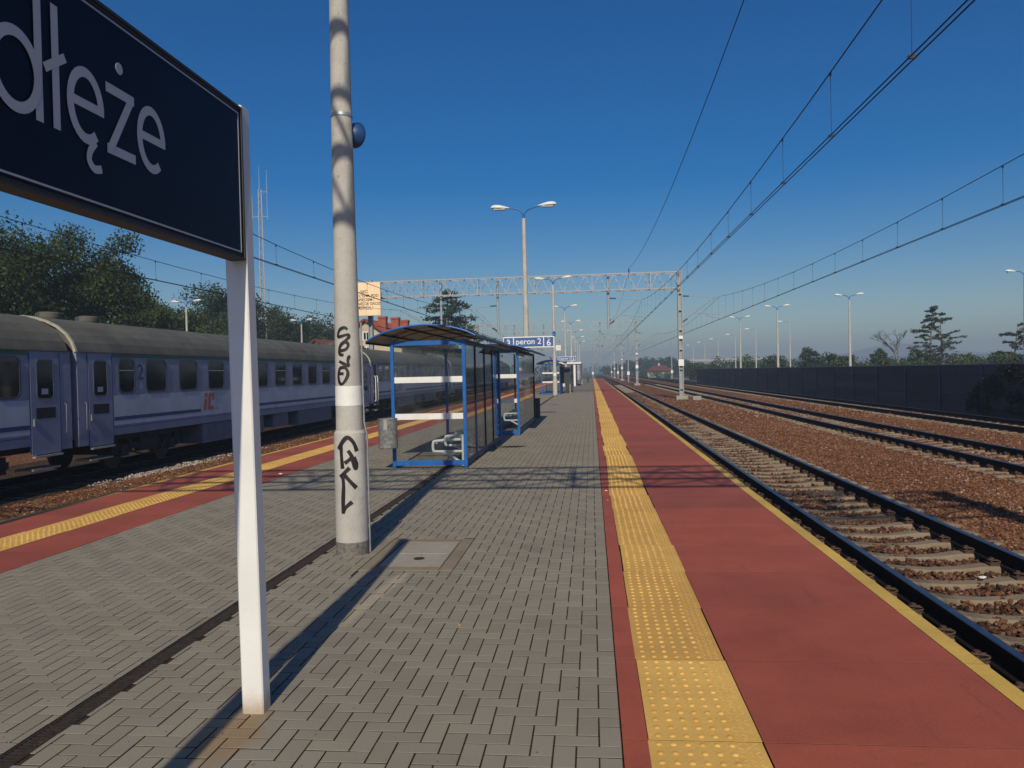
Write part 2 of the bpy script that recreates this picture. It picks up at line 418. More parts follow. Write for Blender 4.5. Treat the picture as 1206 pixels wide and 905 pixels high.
    def mesh(s, name, mats):
        me = bpy.data.meshes.new(name); me.from_pydata(s.v, [], s.f)
        for m in (mats if isinstance(mats, (list, tuple)) else [mats]): me.materials.append(M[m])
        me.polygons.foreach_set('material_index', s.m); me.polygons.foreach_set('use_smooth', s.sm); me.update()
        return me
    def build(s, name, mats, parent=None, loc=(0,0,0), rot=(0,0,0)):
        return link(name, s.mesh(name, mats), parent, loc, rot)
def link(name, data, parent=None, loc=(0,0,0), rot=(0,0,0)):
    o = bpy.data.objects.new(name, data); COL.objects.link(o)
    o.location = loc; o.rotation_euler = rot
    if parent is not None: o.parent = parent
    return o
def tag(o, label=None, cat=None, group=None, kind=None):
    if label: o['label'] = label
    if cat: o['category'] = cat
    if group: o['group'] = group
    if kind: o['kind'] = kind
    return o
def thing(name, label, cat, loc=(0,0,0), rot=(0,0,0), group=None):
    o = link(name, None, None, loc, rot); o.empty_display_size = .2
    return tag(o, label, cat, group)
def copy_tree(o, parent=None):
    c = o.copy(); COL.objects.link(c)
    if parent is not None: c.parent = parent
    for ch in o.children: copy_tree(ch, c)
    return c
def dup(root, loc, label, group=None, rotz=None):
    kids = list(root.children); c = root.copy(); COL.objects.link(c); c.location = loc
    if rotz is not None: c.rotation_euler = (0, 0, rotz)
    for k in kids:
        d = k.copy(); COL.objects.link(d); d.parent = c
        for g in list(k.children):
            e = g.copy(); COL.objects.link(e); e.parent = d
    c['label'] = label
    if group: c['group'] = group
    return c
def big_mesh(name, V, F, mat, parent=None, smooth=False, nv=3):
    """fast path for numpy triangles or quads"""
    me = bpy.data.meshes.new(name)
    V = np.asarray(V, np.float32).reshape(-1, 3); F = np.asarray(F, np.int32).reshape(-1, nv)
    me.vertices.add(len(V)); me.vertices.foreach_set('co', V.ravel())
    me.loops.add(F.size); me.loops.foreach_set('vertex_index', F.ravel())
    me.polygons.add(len(F)); me.polygons.foreach_set('loop_start', np.arange(0, F.size, nv, dtype=np.int32))
    me.polygons.foreach_set('loop_total', np.full(len(F), nv, np.int32))
    me.materials.append(M[mat]); me.update(calc_edges=True); me.validate()
    me.polygons.foreach_set('use_smooth', [bool(smooth)]*len(F))
    return link(name, me, parent)
def text_mesh(body, size, shear=0.0, bold=0.0, ext=.002, spacing=1.0):
    cu = bpy.data.curves.new('lettering', 'FONT'); cu.body = body; cu.size = size; cu.shear = shear; cu.offset = bold
    cu.extrude = ext; cu.resolution_u = 6; cu.space_character = spacing
    ob = bpy.data.objects.new('lettering', cu); COL.objects.link(ob)
    bpy.context.view_layer.update()
    me = bpy.data.meshes.new_from_object(ob.evaluated_get(bpy.context.evaluated_depsgraph_get()))
    bpy.data.objects.remove(ob)
    co = np.zeros(len(me.vertices)*3); me.vertices.foreach_get('co', co); co = co.reshape(-1, 3)
    return me, co.min(0), co.max(0)
def put_text(body, size, mat, parent, origin, right, up, align='C', **kw):
    """flat lettering whose baseline starts (or is centred) at origin; right/up span its plane"""
    me, lo, hi = text_mesh(body, size, **kw)
    me.materials.clear(); me.materials.append(M[mat])
    dx = {'C': -(lo[0]+hi[0])/2, 'L': -lo[0], 'R': -hi[0]}[align]
    r = Vector(right); u = Vector(up); n = r.cross(u)
    m = Matrix(((r.x, u.x, n.x, origin[0]), (r.y, u.y, n.y, origin[1]), (r.z, u.z, n.z, origin[2]), (0,0,0,1))) @ Matrix.Translation((dx, 0, 0))
    me.transform(m); return link('lettering', me, parent)
def spline(pts, k=6):
    P = [Vector((*p, 0)) if len(p) == 2 else Vector(p) for p in pts]; out = []
    for i in range(len(P)-1):
        a, b, c, d = P[max(i-1, 0)], P[i], P[i+1], P[min(i+2, len(P)-1)]
        for j in range(k):
            t = j/k
            out.append(.5*((2*b)+(c-a)*t+(2*a-5*b+4*c-d)*t*t+(3*b-a-3*c+d)*t**3))
    return out+[P[-1]]

# ================================================================== THE SETTING
CAMB = scene.camera.matrix_world.copy()
def px(x, y, z):
    """where a point shows, in 1206 x 905 pixels (used only to pick the pieces that show largest)"""
    c = CAMB.inverted() @ Vector((x, y, z))
    if c.z > -.05: return None
    return 603 + 940*c.x/-c.z, 452.5 - 940*c.y/-c.z
_perm = rng.random((256, 256))
def vnoise(x, y):
    x = np.asarray(x, float); y = np.asarray(y, float)
    xi = np.floor(x).astype(int); yi = np.floor(y).astype(int); fx = x-xi; fy = y-yi
    fx = fx*fx*(3-2*fx); fy = fy*fy*(3-2*fy)
    g = lambda a, b: _perm[a & 255, b & 255]
    return (g(xi,yi)*(1-fx)+g(xi+1,yi)*fx)*(1-fy) + (g(xi,yi+1)*(1-fx)+g(xi+1,yi+1)*fx)*fy - .5

# ground sheet to the horizon
b = MB(); S = 1900
b.add([(-S,-S,-1.15),(S,-S,-1.15),(S,S,-1.15),(-S,S,-1.15)], [(0,1,2,3)])
tag(b.build('ground', 'ground'), kind='structure')

# ---- platform core
PX0, PX1, PY0, PY1 = -7.15, 2.11, -12.0, 172.0
b = MB()
b.box(PX0+.09, PX1-.09, PY0, PY1, -1.2, -.16, 0)
b.box(PX0+.004, PX1-.004, PY0, PY1, -.16, -.062, 0)
platform = tag(b.build('platform', 'wall_concrete'), kind='structure')

# ---- herringbone paving: real bricks as far as they can be told apart
BX0, BX1 = -5.17, .098
DR0, DR1 = -2.655, -2.535                        # the slot drain
MH = (-2.02, -1.20, 6.60, 7.86)                  # the access cover
YB = 62.0
b = MB(); b.box(BX0, BX1, PY0, YB+.02, -.058, -.009)
b.add([(BX0,YB+.02,-.004),(BX1,YB+.02,-.004),(BX1,PY1,-.004),(BX0,PY1,-.004)], [(0,1,2,3)], 1)
paving = tag(b.build('paving', ['joint', 'far_paving']), kind='structure')
def brick_mesh(name, w, d):
    m = MB(); g = .0036; c = .0018
    m.bbox(-w/2+g, w/2-g, -d/2+g, d/2-g, -.03, 0, c, 0, 1); return m
bh = brick_mesh('brick', .2, .1).mesh('brick', ['brick', 'joint']); bv = brick_mesh('brick', .1, .2).mesh('brick', ['brick', 'joint'])
full = []; cut = []
i0 = int(math.floor((BX0-BX1)/.1))-2
for j in range(-6, int(YB/.1)):
    for i in range(i0, 2):
        s = (i+j) % 4
        if s == 0: x0, x1, y0, y1, hv = BX1+i*.1, BX1+i*.1+.2, j*.1, j*.1+.1, 0
        elif s == 2: x0, x1, y0, y1, hv = BX1+i*.1, BX1+i*.1+.1, j*.1, j*.1+.2, 1
        else: continue
        cx = (x0+x1)/2; ox = x1-x0
        if x1 <= BX0+.012 or x0 >= BX1-.012: continue
        if x0 < BX0: x0 = BX0
        if x1 > BX1: x1 = BX1
        if cx < (DR0+DR1)/2: x1 = min(x1, DR0)
        else: x0 = max(x0, DR1)
        if x1-x0 < .014: continue
        if x1 > MH[0] and x0 < MH[1] and y1 > MH[2] and y0 < MH[3]:
            if x0 < MH[0] < x1: x1 = MH[0]
            elif x0 < MH[1] < x1: x0 = MH[1]
            elif y0 < MH[2] < y1: y1 = MH[2]
            elif y0 < MH[3] < y1: y0 = MH[3]
            else: continue
            if x1-x0 < .014 or y1-y0 < .014: continue
        (full if abs((x1-x0)*(y1-y0)-.02) < 1e-6 else cut).append((x0, x1, y0, y1, hv))
def seen(q):
    p = px((q[0]+q[1])/2, (q[2]+q[3])/2, 0)
    return p is not None and -15 < p[0] < 1221 and p[1] < 925
vis = sorted([q for q in full if q[2] < 9 and seen(q)], key=lambda q: ((q[0]+q[1])/2)**2+((q[2]+q[3])/2)**2)
single = set(vis[:300])
for q in vis[:300]:
    o = link('brick', bv if q[4] else bh, paving, ((q[0]+q[1])/2, (q[2]+q[3])/2, rnd.uniform(-.0012, .0006)),
             (rnd.gauss(0, .0035), rnd.gauss(0, .0035), rnd.gauss(0, .004)))
V = []; F = []; nb = 0
def add_bricks(lst):
    A = np.array([[q[0], q[1], q[2], q[3]] for q in lst]); n = len(A)
    g, c = .0036, .0018
    dz = rng.uniform(-.0012, .0006, n); tx = rng.normal(0, .00035, (n, 4))
    dx = rng.normal(0, .0006, n)
    x0, x1, y0, y1 = A[:,0]+g+dx, A[:,1]-g+dx, A[:,2]+g, A[:,3]-g
    zt = dz; v = np.zeros((n, 12, 3))
    cor = [(x0,y0),(x1,y0),(x1,y1),(x0,y1)]; sg = [(1,1),(-1,1),(-1,-1),(1,-1)]
    for k in range(4):
        for lv, (zz, ins) in enumerate(((-.03, 0), (-c, 0), (0, c))):
            v[:, lv*4+k, 0] = cor[k][0]+sg[k][0]*ins; v[:, lv*4+k, 1] = cor[k][1]+sg[k][1]*ins
            v[:, lv*4+k, 2] = zt+zz+(tx[:, k] if lv else 0)
    f = [(8,9,10,11)]
    for l in (0, 4):
        for k in range(4): f.append((l+k, l+(k+1)%4, l+4+(k+1)%4, l+4+k))
    fa = np.array(f)[None]+(np.arange(n)*12)[:, None, None]
    return v.reshape(-1, 3), fa.reshape(-1, 4)
rest = [q for q in full if q not in single]+cut
v, f = add_bricks(rest)
o = big_mesh('brick_field', v, f, 'brick', paving, nv=4); o['kind'] = 'stuff'
o.data.materials.append(M['joint']); o.data.polygons.foreach_set('material_index', np.tile(np.array([0,1,1,1,1,0,0,0,0], np.int32), len(rest)))

# ---- slot drain
b = MB()
b.box(DR0+.002, DR0+.016, PY0, 110, -.05, -.004); b.box(DR1-.016, DR1-.002, PY0, 110, -.05, -.004)
b.box(DR0+.016, DR1-.016, PY0, 110, -.05, -.040)
drain = tag(b.build('drain_channel', 'drain_iron'), kind='structure')
b = MB()
for k in range(int(14/.03)):
    y = 2.2+k*.03; b.box(DR0+.016, DR1-.016, y, y+.013, -.022, -.0055)
b.box(DR0+.016, DR1-.016, 16.2, 110, -.022, -.008)
o = b.build('grating', 'drain_iron', drain); o['kind'] = 'stuff'

# ---- access cover
root = thing('access_cover', 'concrete access cover with round lifting hole set in the brick paving', 'cover', (-1.61, 7.23, 0))
b = MB(); x0, x1, y0, y1 = -.41, .41, -.63, .63
for (a0, a1, c0, c1) in ((x0+.004, -.29, y0+.004, y1-.004), (.29, x1-.004, y0+.004, y1-.004), (-.286, .286, y0+.004, -.50), (-.286, .286, .50, y1-.004)):
    b.bbox(a0, a1, c0, c1, -.05, .001, .004)
b.build('frame', 'slab_concrete', root)
for c0, c1 in ((-.488, -.003), (.003, .488)):
    m = MB(); m.bbox(-.277, .277, c0, c1, -.05, -.003, .005); l = m.build('lid', 'lid_concrete', root)
    if c0 < -.1:
        m = MB(); m.lathe([(.050, -.0022), (.050, .0012), (.040, .0014), (.038, .0004)], 20, (.03, -.20)); m.build('lifting_hole', 'drain_iron', l)

# ---- edge slabs: red slabs, yellow tactile plates, yellow edge strip, one metre each
def plate_mesh():
    m = MB(); m.bbox(-.248, .248, -.4965, .4965, -.06, .001, .0010, 0, 1)
    for r in range(12):
        for c in range(6):
            x, y = -.25+.048+.063*c, -.5+.042+.0833*r
            n = 8; v = []
            for rad, z in ((.0155, .001), (.0132, .0058), (.0078, .0082)):
                v += [(x+rad*math.cos(6.2832*k/n), y+rad*math.sin(6.2832*k/n), z) for k in range(n)]
            m.add(v, [(l*n+k, l*n+(k+1)%n, (l+1)*n+(k+1)%n, (l+1)*n+k) for l in range(2) for k in range(n)]+[tuple(range(2*n, 3*n))], 0, True)
    for r in range(26):
        for c in range(3):
            x, y = .145+.034*c, -.475+.038*r; a = .010 if (r+c) % 2 else -.010
            m.add([(x-.011, y-a-.003, .001), (x+.011, y+a-.003, .001), (x+.011, y+a+.003, .001), (x-.011, y-a+.003, .001), (x-.009, y-a, .0028), (x+.009, y+a, .0028)],
                  [(0,1,5,4), (2,3,4,5), (1,2,5), (3,0,4)])
    return m.mesh('tactile_plate', ['yellow_plate', 'joint'])
pm = plate_mesh()
def slab_mesh(w, nm, mat):
    m = MB(); m.bbox(-w/2+.0015, w/2-.0015, -.4965, .4965, -.06, 0, .0010, 0, 1); return m.mesh(nm, [mat, 'joint'])
rows = (('red_slab', slab_mesh(.116, 'red_slab', 'red_slab'), .158), ('red_slab', slab_mesh(1.278, 'red_slab', 'red_slab'), 1.356),
        ('edge_strip', slab_mesh(.112, 'edge_strip', 'edge_yellow'), 2.052))
Y00 = 3.574-4
ND = 72
for k in range(ND):
    y = Y00+k+.5; jx = max(-.016, min(.016, rnd.gauss(0, .009))); jy = rnd.gauss(0, .003)
    link('tactile_plate', pm, platform, (.4665+jx*1.15, y, rnd.uniform(-.0004, .0004)), (0, 0, rnd.gauss(0, .002)))
    for nm, me, xx in rows:
        link(nm, me, platform, (xx+jx*(.15 if xx < 1 else .5)*.6, y, rnd.uniform(-.0006, 0)), (rnd.gauss(0, .0003), rnd.gauss(0, .0003), 0))
lrows = (('red_slab', slab_mesh(.66, 'red_slab', 'red_slab'), -5.505), ('red_slab', slab_mesh(.67, 'red_slab', 'red_slab'), -6.685),
         ('edge_strip', slab_mesh(.118, 'edge_strip', 'edge_yellow'), -7.085))
for k in range(64):
    y = 4.3+k+.5; jx = rnd.gauss(0, .006)
    link('tactile_plate', pm, platform, (-6.092+jx, y, rnd.uniform(-.001, .001)), (0, 0, math.pi))
    for nm, me, xx in lrows: link(nm, me, platform, (xx+jx*.5, y, rnd.uniform(-.0015, 0)))
for nm, mat, spans in (('red_slab_run', 'red_slab', ((.10, .216, Y00+ND), (.717, 1.995, Y00+ND), (-5.835, -5.175, 68.3), (-7.02, -6.35, 68.3), (.10, 1.99, -11.9), (-7.02, -5.175, -11.9))),
                       ('tactile_run', 'yellow_plate', ((.218, .715, Y00+ND), (-6.34, -5.84, 68.3))), ('edge_strip_run', 'edge_yellow', ((1.997, 2.108, Y00+ND), (-7.144, -7.026, 68.3)))):
    m = MB()
    for x0, x1, ys in spans:
        y0, y1 = (ys, PY1) if ys > 0 else (ys, Y00 if x0 > 0 else 4.3)
        for k in range(int(y1-y0)): m.box(x0, x1, y0+k+.002, y0+k+.998, -.06, 0)
    o = m.build(nm, mat, platform); o['kind'] = 'stuff'

# ---- ballast beds
def bed_z(x, y, z0, humps):
    z = np.full(np.shape(x), z0, float)
    for xc, hw, dz in humps: z = z+dz*np.clip(1-np.abs(x-xc)/hw, 0, 1)
    return z+.05*vnoise(x*1.7, y*1.7)+.035*vnoise(x*6+9, y*6+3)
RH = [(6.4, 1.1, .07), (11.5, 1.0, .06), (3.68, 1.75, -.05), (9.1, .6, -.03)]
LH = [(-11.4, 1.2, .12), (-8.7, .6, -.03)]
def bed(name, x0, x1, ys, dx, z0, hump, dark, mats):
    xs = np.arange(x0, x1+dx/2, dx); X, Y = np.meshgrid(xs, ys); Z = bed_z(X, Y, z0, hump)
    nx, ny = len(xs), len(ys); idx = np.arange(nx*ny).reshape(ny, nx)
    Fq = np.stack([idx[:-1,:-1], idx[:-1,1:], idx[1:,1:], idx[1:,:-1]], -1).reshape(-1, 4)
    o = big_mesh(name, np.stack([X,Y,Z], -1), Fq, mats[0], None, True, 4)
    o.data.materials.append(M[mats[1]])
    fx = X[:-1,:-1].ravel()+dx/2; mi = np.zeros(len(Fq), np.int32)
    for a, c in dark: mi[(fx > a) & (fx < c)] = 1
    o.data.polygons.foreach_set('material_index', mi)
    return tag(o, kind='structure')
ys = np.concatenate([np.arange(-6, 3, .6), np.arange(3, 30, .14), np.arange(30, 70, .5), np.arange(70, 420, 4)])
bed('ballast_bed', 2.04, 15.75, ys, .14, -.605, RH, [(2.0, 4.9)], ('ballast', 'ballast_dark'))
ys = np.concatenate([np.arange(-6, 10, 2), np.arange(10, 46, .2), np.arange(46, 100, 1), np.arange(100, 420, 5)])
bed('left_ballast_bed', -26.6, -7.06, ys, .2, -.945, LH, [(-18.5, -11.95)], ('ballast', 'ballast_dark'))  # dark strip: oiled track bed plus the train's shade put into the colour
def stones(name, mat, regions, parent_z, hump, tris=20, flat=.7):
    t = (1+5**.5)/2
    IV = np.array([(-1,t,0),(1,t,0),(-1,-t,0),(1,-t,0),(0,-1,t),(0,1,t),(0,-1,-t),(0,1,-t),(t,0,-1),(t,0,1),(-t,0,-1),(-t,0,1)])/1.9
    IF = np.array([(0,11,5),(0,5,1),(0,1,7),(0,7,10),(0,10,11),(1,5,9),(5,11,4),(11,10,2),(10,7,6),(7,1,8),(3,9,4),(3,4,2),(3,2,6),(3,6,8),(3,8,9),(4,9,5),(2,4,11),(6,2,10),(8,6,7),(9,8,1)])
    OV = np.array([(1,0,0),(0,1,0),(-1,0,0),(0,-1,0),(0,0,1),(0,0,-1)])*1.0
    OF = np.array([(0,1,4),(1,2,4),(2,3,4),(3,0,4),(1,0,5),(2,1,5),(3,2,5),(0,3,5)])
    VV = []; FF = []; off = 0
    for (x0, x1, y0, y1, dens, s0, s1, hi) in regions:
        n = int((x1-x0)*(y1-y0)*dens); x = rng.uniform(x0, x1, n); y = rng.uniform(y0, y1, n)
        BV, BF = (IV, IF) if hi else (OV, OF)
        sz = rng.uniform(s0, s1, n)/2; k = len(BV)
        v = BV[None]*(1+rng.normal(0, .22, (n, k, 1)))*sz[:, None, None]*rng.uniform([.75,.75,.5], [1.25,1.25,1.0], (n, 3))[:, None, :]
        a = rng.uniform(0, 6.283, n); c, s = np.cos(a)[:, None], np.sin(a)[:, None]
        vx = v[:,:,0]*c-v[:,:,1]*s; vy = v[:,:,0]*s+v[:,:,1]*c
        til = rng.normal(0, .35, (n, 1)); vz = v[:,:,2]+til*vx
        z = bed_z(x, y, parent_z, hump)+sz*rng.uniform(-.3, .55, n)
        VV.append(np.stack([vx+x[:,None], vy+y[:,None], vz+z[:,None]], -1).reshape(-1, 3))
        FF.append((BF[None]+(np.arange(n)*k)[:,None,None]+off).reshape(-1, 3)); off += n*k
    return tag(big_mesh(name, np.concatenate(VV), np.concatenate(FF), mat), kind='stuff')
tag(stones('ballast_stones', 'ballast_stone', [(4.85, 8.3, 6, 15, 620, .024, .058, 1), (4.85, 8.3, 15, 34, 330, .03, .068, 0), (9.9, 13.2, 17, 36, 280, .03, .07, 0), (4.9, 13.2, 34, 62, 45, .06, .12, 0), (8.4, 9.9, 15, 32, 150, .04, .08, 0), (13.2, 15.6, 25, 45, 60, .05, .1, 0)], -.605, RH),
    'loose red-brown crushed stone lying between the tracks on the right', 'ballast')
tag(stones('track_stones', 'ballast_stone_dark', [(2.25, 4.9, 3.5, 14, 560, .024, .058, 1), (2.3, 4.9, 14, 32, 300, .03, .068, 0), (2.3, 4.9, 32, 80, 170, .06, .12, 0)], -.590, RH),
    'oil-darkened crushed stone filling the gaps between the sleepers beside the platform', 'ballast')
tag(stones('roadside_stones', 'ballast_stone', [(-12.0, -9.6, 13, 30, 140, .035, .085, 0), (-12.0, -9.6, 30, 48, 60, .05, .1, 0)], -.945, LH),
    'brown crushed stone strip between the left platform edge and the train', 'ballast')
tag(stones('white_stones', 'ballast_stone_white', [(-12.6, -11.6, 18.5, 20, 60, .035, .08, 0), (-12.6, -11.5, 20, 24, 190, .035, .08, 0), (-12.4, -11.6, 24, 27.5, 70, .035, .08, 0)], -.93, LH),
    'patch of pale fresh stones lying beside the train bogie', 'ballast')

# ---- tracks
def sleeper_mesh(L=2.6):
    m = MB(); st = [(-1.3, .0, .24), (-1.22, .012, .22), (-.95, .012, .205), (-.52, .010, .20), (-.28, -.022, .18), (0, -.034, .17), (.28, -.022, .18), (.52, .010, .20), (.95, .012, .205), (1.22, .012, .22), (1.3, 0, .24)]
    v = []
    for x, z, w in st: v += [(x, -w/2-.035, -.2), (x, -w/2, z-.02), (x, -w/2+.018, z), (x, w/2-.018, z), (x, w/2, z-.02), (x, w/2+.035, -.2)]
    f = [(k*6+i, (k+1)*6+i, (k+1)*6+i+1, k*6+i+1) for k in range(len(st)-1) for i in range(5)]+[(0,1,2,3,4,5), tuple(range(len(v)-1, len(v)-7, -1))]
    m.add(v, f); return m
def clip_mesh():
    m = MB(); m.box(-.055, .05, -.075, .075, 0, .022)
    m.tube(spline([(-.02, -.045, .02), (.05, -.05, .035), (.065, -.03, .045), (.03, -.016, .05), (-.03, -.018, .055), (-.045, 0, .058), (-.03, .018, .055), (.03, .016, .05), (.065, .03, .045), (.05, .05, .035), (-.02, .045, .02)], 3), .0085, 5)
    m.cyl((-.01, 0, .02), (-.01, 0, .082), .017, .017, 6); m.cyl((-.01, 0, .062), (-.01, 0, .078), .027, .027, 6)
    return m.mesh('rail_clip', 'rust_steel')
clipm = clip_mesh()
slm = {k: sleeper_mesh().mesh('sleeper', k) for k in ('sleeper_concrete', 'sleeper_dark')}
RP = [(-.036, -.007), (-.030, 0), (.030, 0), (.036, -.007), (.036, -.038), (.010, -.054), (.009, -.138), (.072, -.158), (.072, -.170), (-.072, -.170), (-.072, -.158), (-.009, -.138), (-.010, -.054), (-.036, -.038)]
def track(name, xc, zt, y0, y1, sy0, ns, nclip, mat):
    root = link(name, None, None, (xc, 0, zt)); root['kind'] = 'structure'
    for sx in (-.7525, .7525):
        m = MB(); m.ext_y([(x+sx, z) for x, z in RP], y0, y1, 0, [1, 1, 1]+[0]*11); m.build('rail', ['rail_side', 'rail_top'], root)
    for k in range(ns):
        s = link('sleeper', slm[mat], root, (rnd.gauss(0, .012), sy0+.6*k+rnd.gauss(0, .012), -.182), (0, 0, rnd.gauss(0, .008)))
        if k < nclip:
            for sx in (-.7525, .7525):
                for e in (-1, 1): link('rail_clip', clipm, s, (sx+e*.118, 0, .010), (0, 0, 0 if e < 0 else math.pi))
    return root
track('railway_track', 3.68, -.40, -6, 420, 3.2, 200, 34, 'sleeper_concrete')
track('railway_track', 9.10, -.40, -6, 420, 14.0, 180, 24, 'sleeper_concrete')
track('railway_track', 14.0, -.40, -6, 420, 24.0, 150, 0, 'sleeper_concrete')
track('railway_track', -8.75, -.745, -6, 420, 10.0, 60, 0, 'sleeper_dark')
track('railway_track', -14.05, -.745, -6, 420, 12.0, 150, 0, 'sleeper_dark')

# ================================================================== THINGS ON THE PLATFORM
# ---- concrete lamp posts
def make_lamp(label, group, simple_base=False):
    root = thing('lamp_post', label, 'lamp post', group=group)
    prof = [(.150, -.03), (.149, .4), (.146, 1.09), (.143, 1.125), (.124, 1.15), (.122, 1.3), (.110, 2.4), (.088, 5.0), (.068, 7.28), (.062, 7.30)]
    MB().lathe(prof, 28).build('shaft', 'pole_concrete', root)
    MB().lathe([(.1515, -.02), (.1520, .118), (.1500, .122)], 28).build('base_band', 'grey_base', root)
    MB().lathe([(.1235, 1.378), (.1242, 1.380), (.1222, 1.558), (.1210, 1.560)], 28).build('white_band', 'white_band', root)
    m = MB(); m.lathe([(.048, 7.28), (.048, 7.42), (.036, 7.44)], 12)
    for s in (-1, 1):
        m.tube(spline([(0, 0, 7.40), (s*.10, 0, 7.56), (s*.28, 0, 7.66), (s*.60, 0, 7.70 if s < 0 else 7.74)], 5), .026, 8)
    m.build('bracket', 'blue_paint', root)
    for s in (-1, 1):
        m = MB(); n = 12; st = [(.52, .035, .03), (.60, .06, .05), (.72, .115, .085), (.88, .15, .12), (1.04, .145, .125), (1.16, .10, .095), (1.22, .03, .03)]
        v = []; zc = 7.69 if s < 0 else 7.735
        for x, w, h in st:
            for k in range(n):
                a = 2*math.pi*k/n; zz = math.sin(a); v.append((s*x, math.cos(a)*w, zc+(zz*h if zz > 0 else zz*h*.28)+(x-.5)*.05))
        m.add(v, [(l*n+k, l*n+(k+1)%n, (l+1)*n+(k+1)%n, (l+1)*n+k) for l in range(len(st)-1) for k in range(n)]+[tuple(range(n-1, -1, -1)), tuple(range((len(st)-1)*n, len(st)*n))], 0, True)
        hd = m.build('lamp_head', 'lamp_head', root)
        m = MB(); m.box(s*.88-.2, s*.88+.2, -.10, .10, zc-.050, zc-.012+.02); m.build('lens', 'lamp_glass', hd)
    return root
GL = 'twin-headed concrete lamp posts along the platform'
LX = [-2.26, -2.37, -2.40, -2.41, -2.42, -2.42, -2.43, -2.43]
LY = [7.25, 29.3, 52.0, 74.7, 97.4, 120.1, 142.8, 165.5]
LL = ['nearest concrete lamp post, with black graffiti and a white band',
      'concrete lamp post with graffiti loops that carries the nearer peron 2 sign',
      'third concrete lamp post along the platform, in front of the far blue shelter',
      'fourth concrete lamp post along the platform, carrying the farther peron 2 sign',
      'fifth concrete lamp post along the platform, by the white stair entrance',
      'sixth concrete lamp post along the platform, small in the distance',
      'seventh concrete lamp post along the platform, faint in the haze',
      'eighth and farthest lamp post at the hazy end of the platform']
lamp0 = make_lamp(LL[0], GL); lamp0.location = (LX[0], LY[0], 0)
for k in range(1, 8):
    l = dup(lamp0, (LX[k], LY[k], 0), LL[k], GL)
def pole_r(z): 
    P = [(.149, 0), (.146, 1.09), (.143, 1.125), (.124, 1.15), (.122, 1.3), (.110, 2.4), (.088, 5.0)]
    return float(np.interp(z, [q[1] for q in P], [q[0] for q in P]))
def graffiti(parent, lx, ly, strokes, width):
    th0 = math.atan2(-ly, -lx); m = MB()
    for st in strokes:
        pts = spline(st, 7); w = width
        L = []; 
        for k, p in enumerate(pts):
            d = (pts[min(k+1, len(pts)-1)]-pts[max(k-1, 0)]).normalized(); nrm = Vector((-d.y, d.x, 0))
            ww = w*(.88+.10*math.sin(k*.35+len(pts)))
            L.append((p+nrm*ww/2, p-nrm*ww/2))
        v = []
        for a, b in L:
            for q in (a, b):
                r = pole_r(q.y)+.0018+.0004*(len(m.v) % 3); t = th0+q.x/r; v.append((r*math.cos(t), r*math.sin(t), q.y))
        n = len(L); m.add(v, [(2*i, 2*i+1, 2*i+3, 2*i+2) for i in range(n-1)])
    return m.build('graffiti', 'black_paint', parent)
def ga(p, s=6.46): return ((p[0]-186)*.00785/s, 1.56-((380+p[1]/s)-455)*.00785)
def gb(p, s=5.66): return ((p[0]-190)*.00785/s, 1.56-((500+p[1]/s)-455)*.00785)
graffiti(lamp0, LX[0], LY[0], [[ga(p) for p in s] for s in (
    [(188,58),(168,42),(130,56),(110,92),(116,110),(152,104),(190,96),(198,114),(172,140),(138,168),(120,205),(118,232),(132,246),(156,248)],
    [(140,172),(172,150),(192,172),(176,204),(136,216),(118,214)], [(116,294),(150,312),(190,330),(186,296),(194,266),(206,258)],
    [(150,342),(122,350),(105,395),(112,450),(135,468),(165,440),(185,392),(172,352),(146,340)], [(116,388),(152,390)])], .032)
graffiti(lamp0, LX[0], LY[0], [[gb(p) for p in s] for s in (
    [(104,160),(124,134),(172,84),(214,120),(236,178)], [(128,128),(130,210),(136,290)], [(176,170),(200,210),(222,288),(232,262),(212,215)], [(152,254),(182,232),(206,212)],
    [(116,346),(150,316),(184,284)], [(142,322),(180,368),(226,420)], [(136,345),(140,400),(134,500),(132,588)], [(130,582),(152,546),(196,510)])], .042)
m = MB()
m.tube([(.1235, .035, 2.15), (.1265, .035, 1.6), (.131, .035, 1.22), (.156, .035, 1.10), (.159, .035, .0)], .009, 8); m.build('conduit', 'galvanised', lamp0)
l2 = [o for o in bpy.data.objects if o.get('label') == LL[1]][0]
graffiti(l2, LX[1], LY[1], [[(.05,2.25),(.0,2.33),(-.05,2.25),(.0,2.15),(.05,2.07),(.0,1.98),(-.05,2.05),(.02,2.14)], [(-.04,1.95),(.05,1.9),(.055,1.72),(-.01,1.64),(-.05,1.72),(.04,1.86)]], .032)

# ---- loudspeakers on the posts
def speaker(label, loc, rotz):
    root = thing('loudspeaker', label, 'loudspeaker', loc, (0, 0, rotz), 'round blue loudspeakers on the lamp posts')
    m = MB(); n = 20
    prof = [(.02, -.11), (.05, -.10), (.095, -.06), (.122, 0), (.128, .02), (.120, .024), (.09, .005)]
    v = [(r*math.cos(6.2832*k/n), z, r*math.sin(6.2832*k/n)) for r, z in prof for k in range(n)]
    m.add(v, [(l*n+k, l*n+(k+1)%n, (l+1)*n+(k+1)%n, (l+1)*n+k) for l in range(len(prof)-1) for k in range(n)]+[tuple(range(n)), tuple(range(len(v)-n, len(v)))], 0, True)
    m.build('bell', 'dark_blue_plate' if 'nearest' in label else 'blue_paint', root)
    m = MB(); m.box(-.03, .03, -.13, -.09, .06, .12); m.build('junction_box', 'lamp_glass', root)
    m = MB(); m.bar((-.02, -.10, .10), (-.17, -.16, .13), .02, .03); m.build('arm', 'galvanised', root)
    return root
speaker('round blue loudspeaker behind the upper part of the nearest lamp post', (LX[0]+.080, LY[0]+.15, 3.93), R(-25)).scale = (.9, .9, .95)
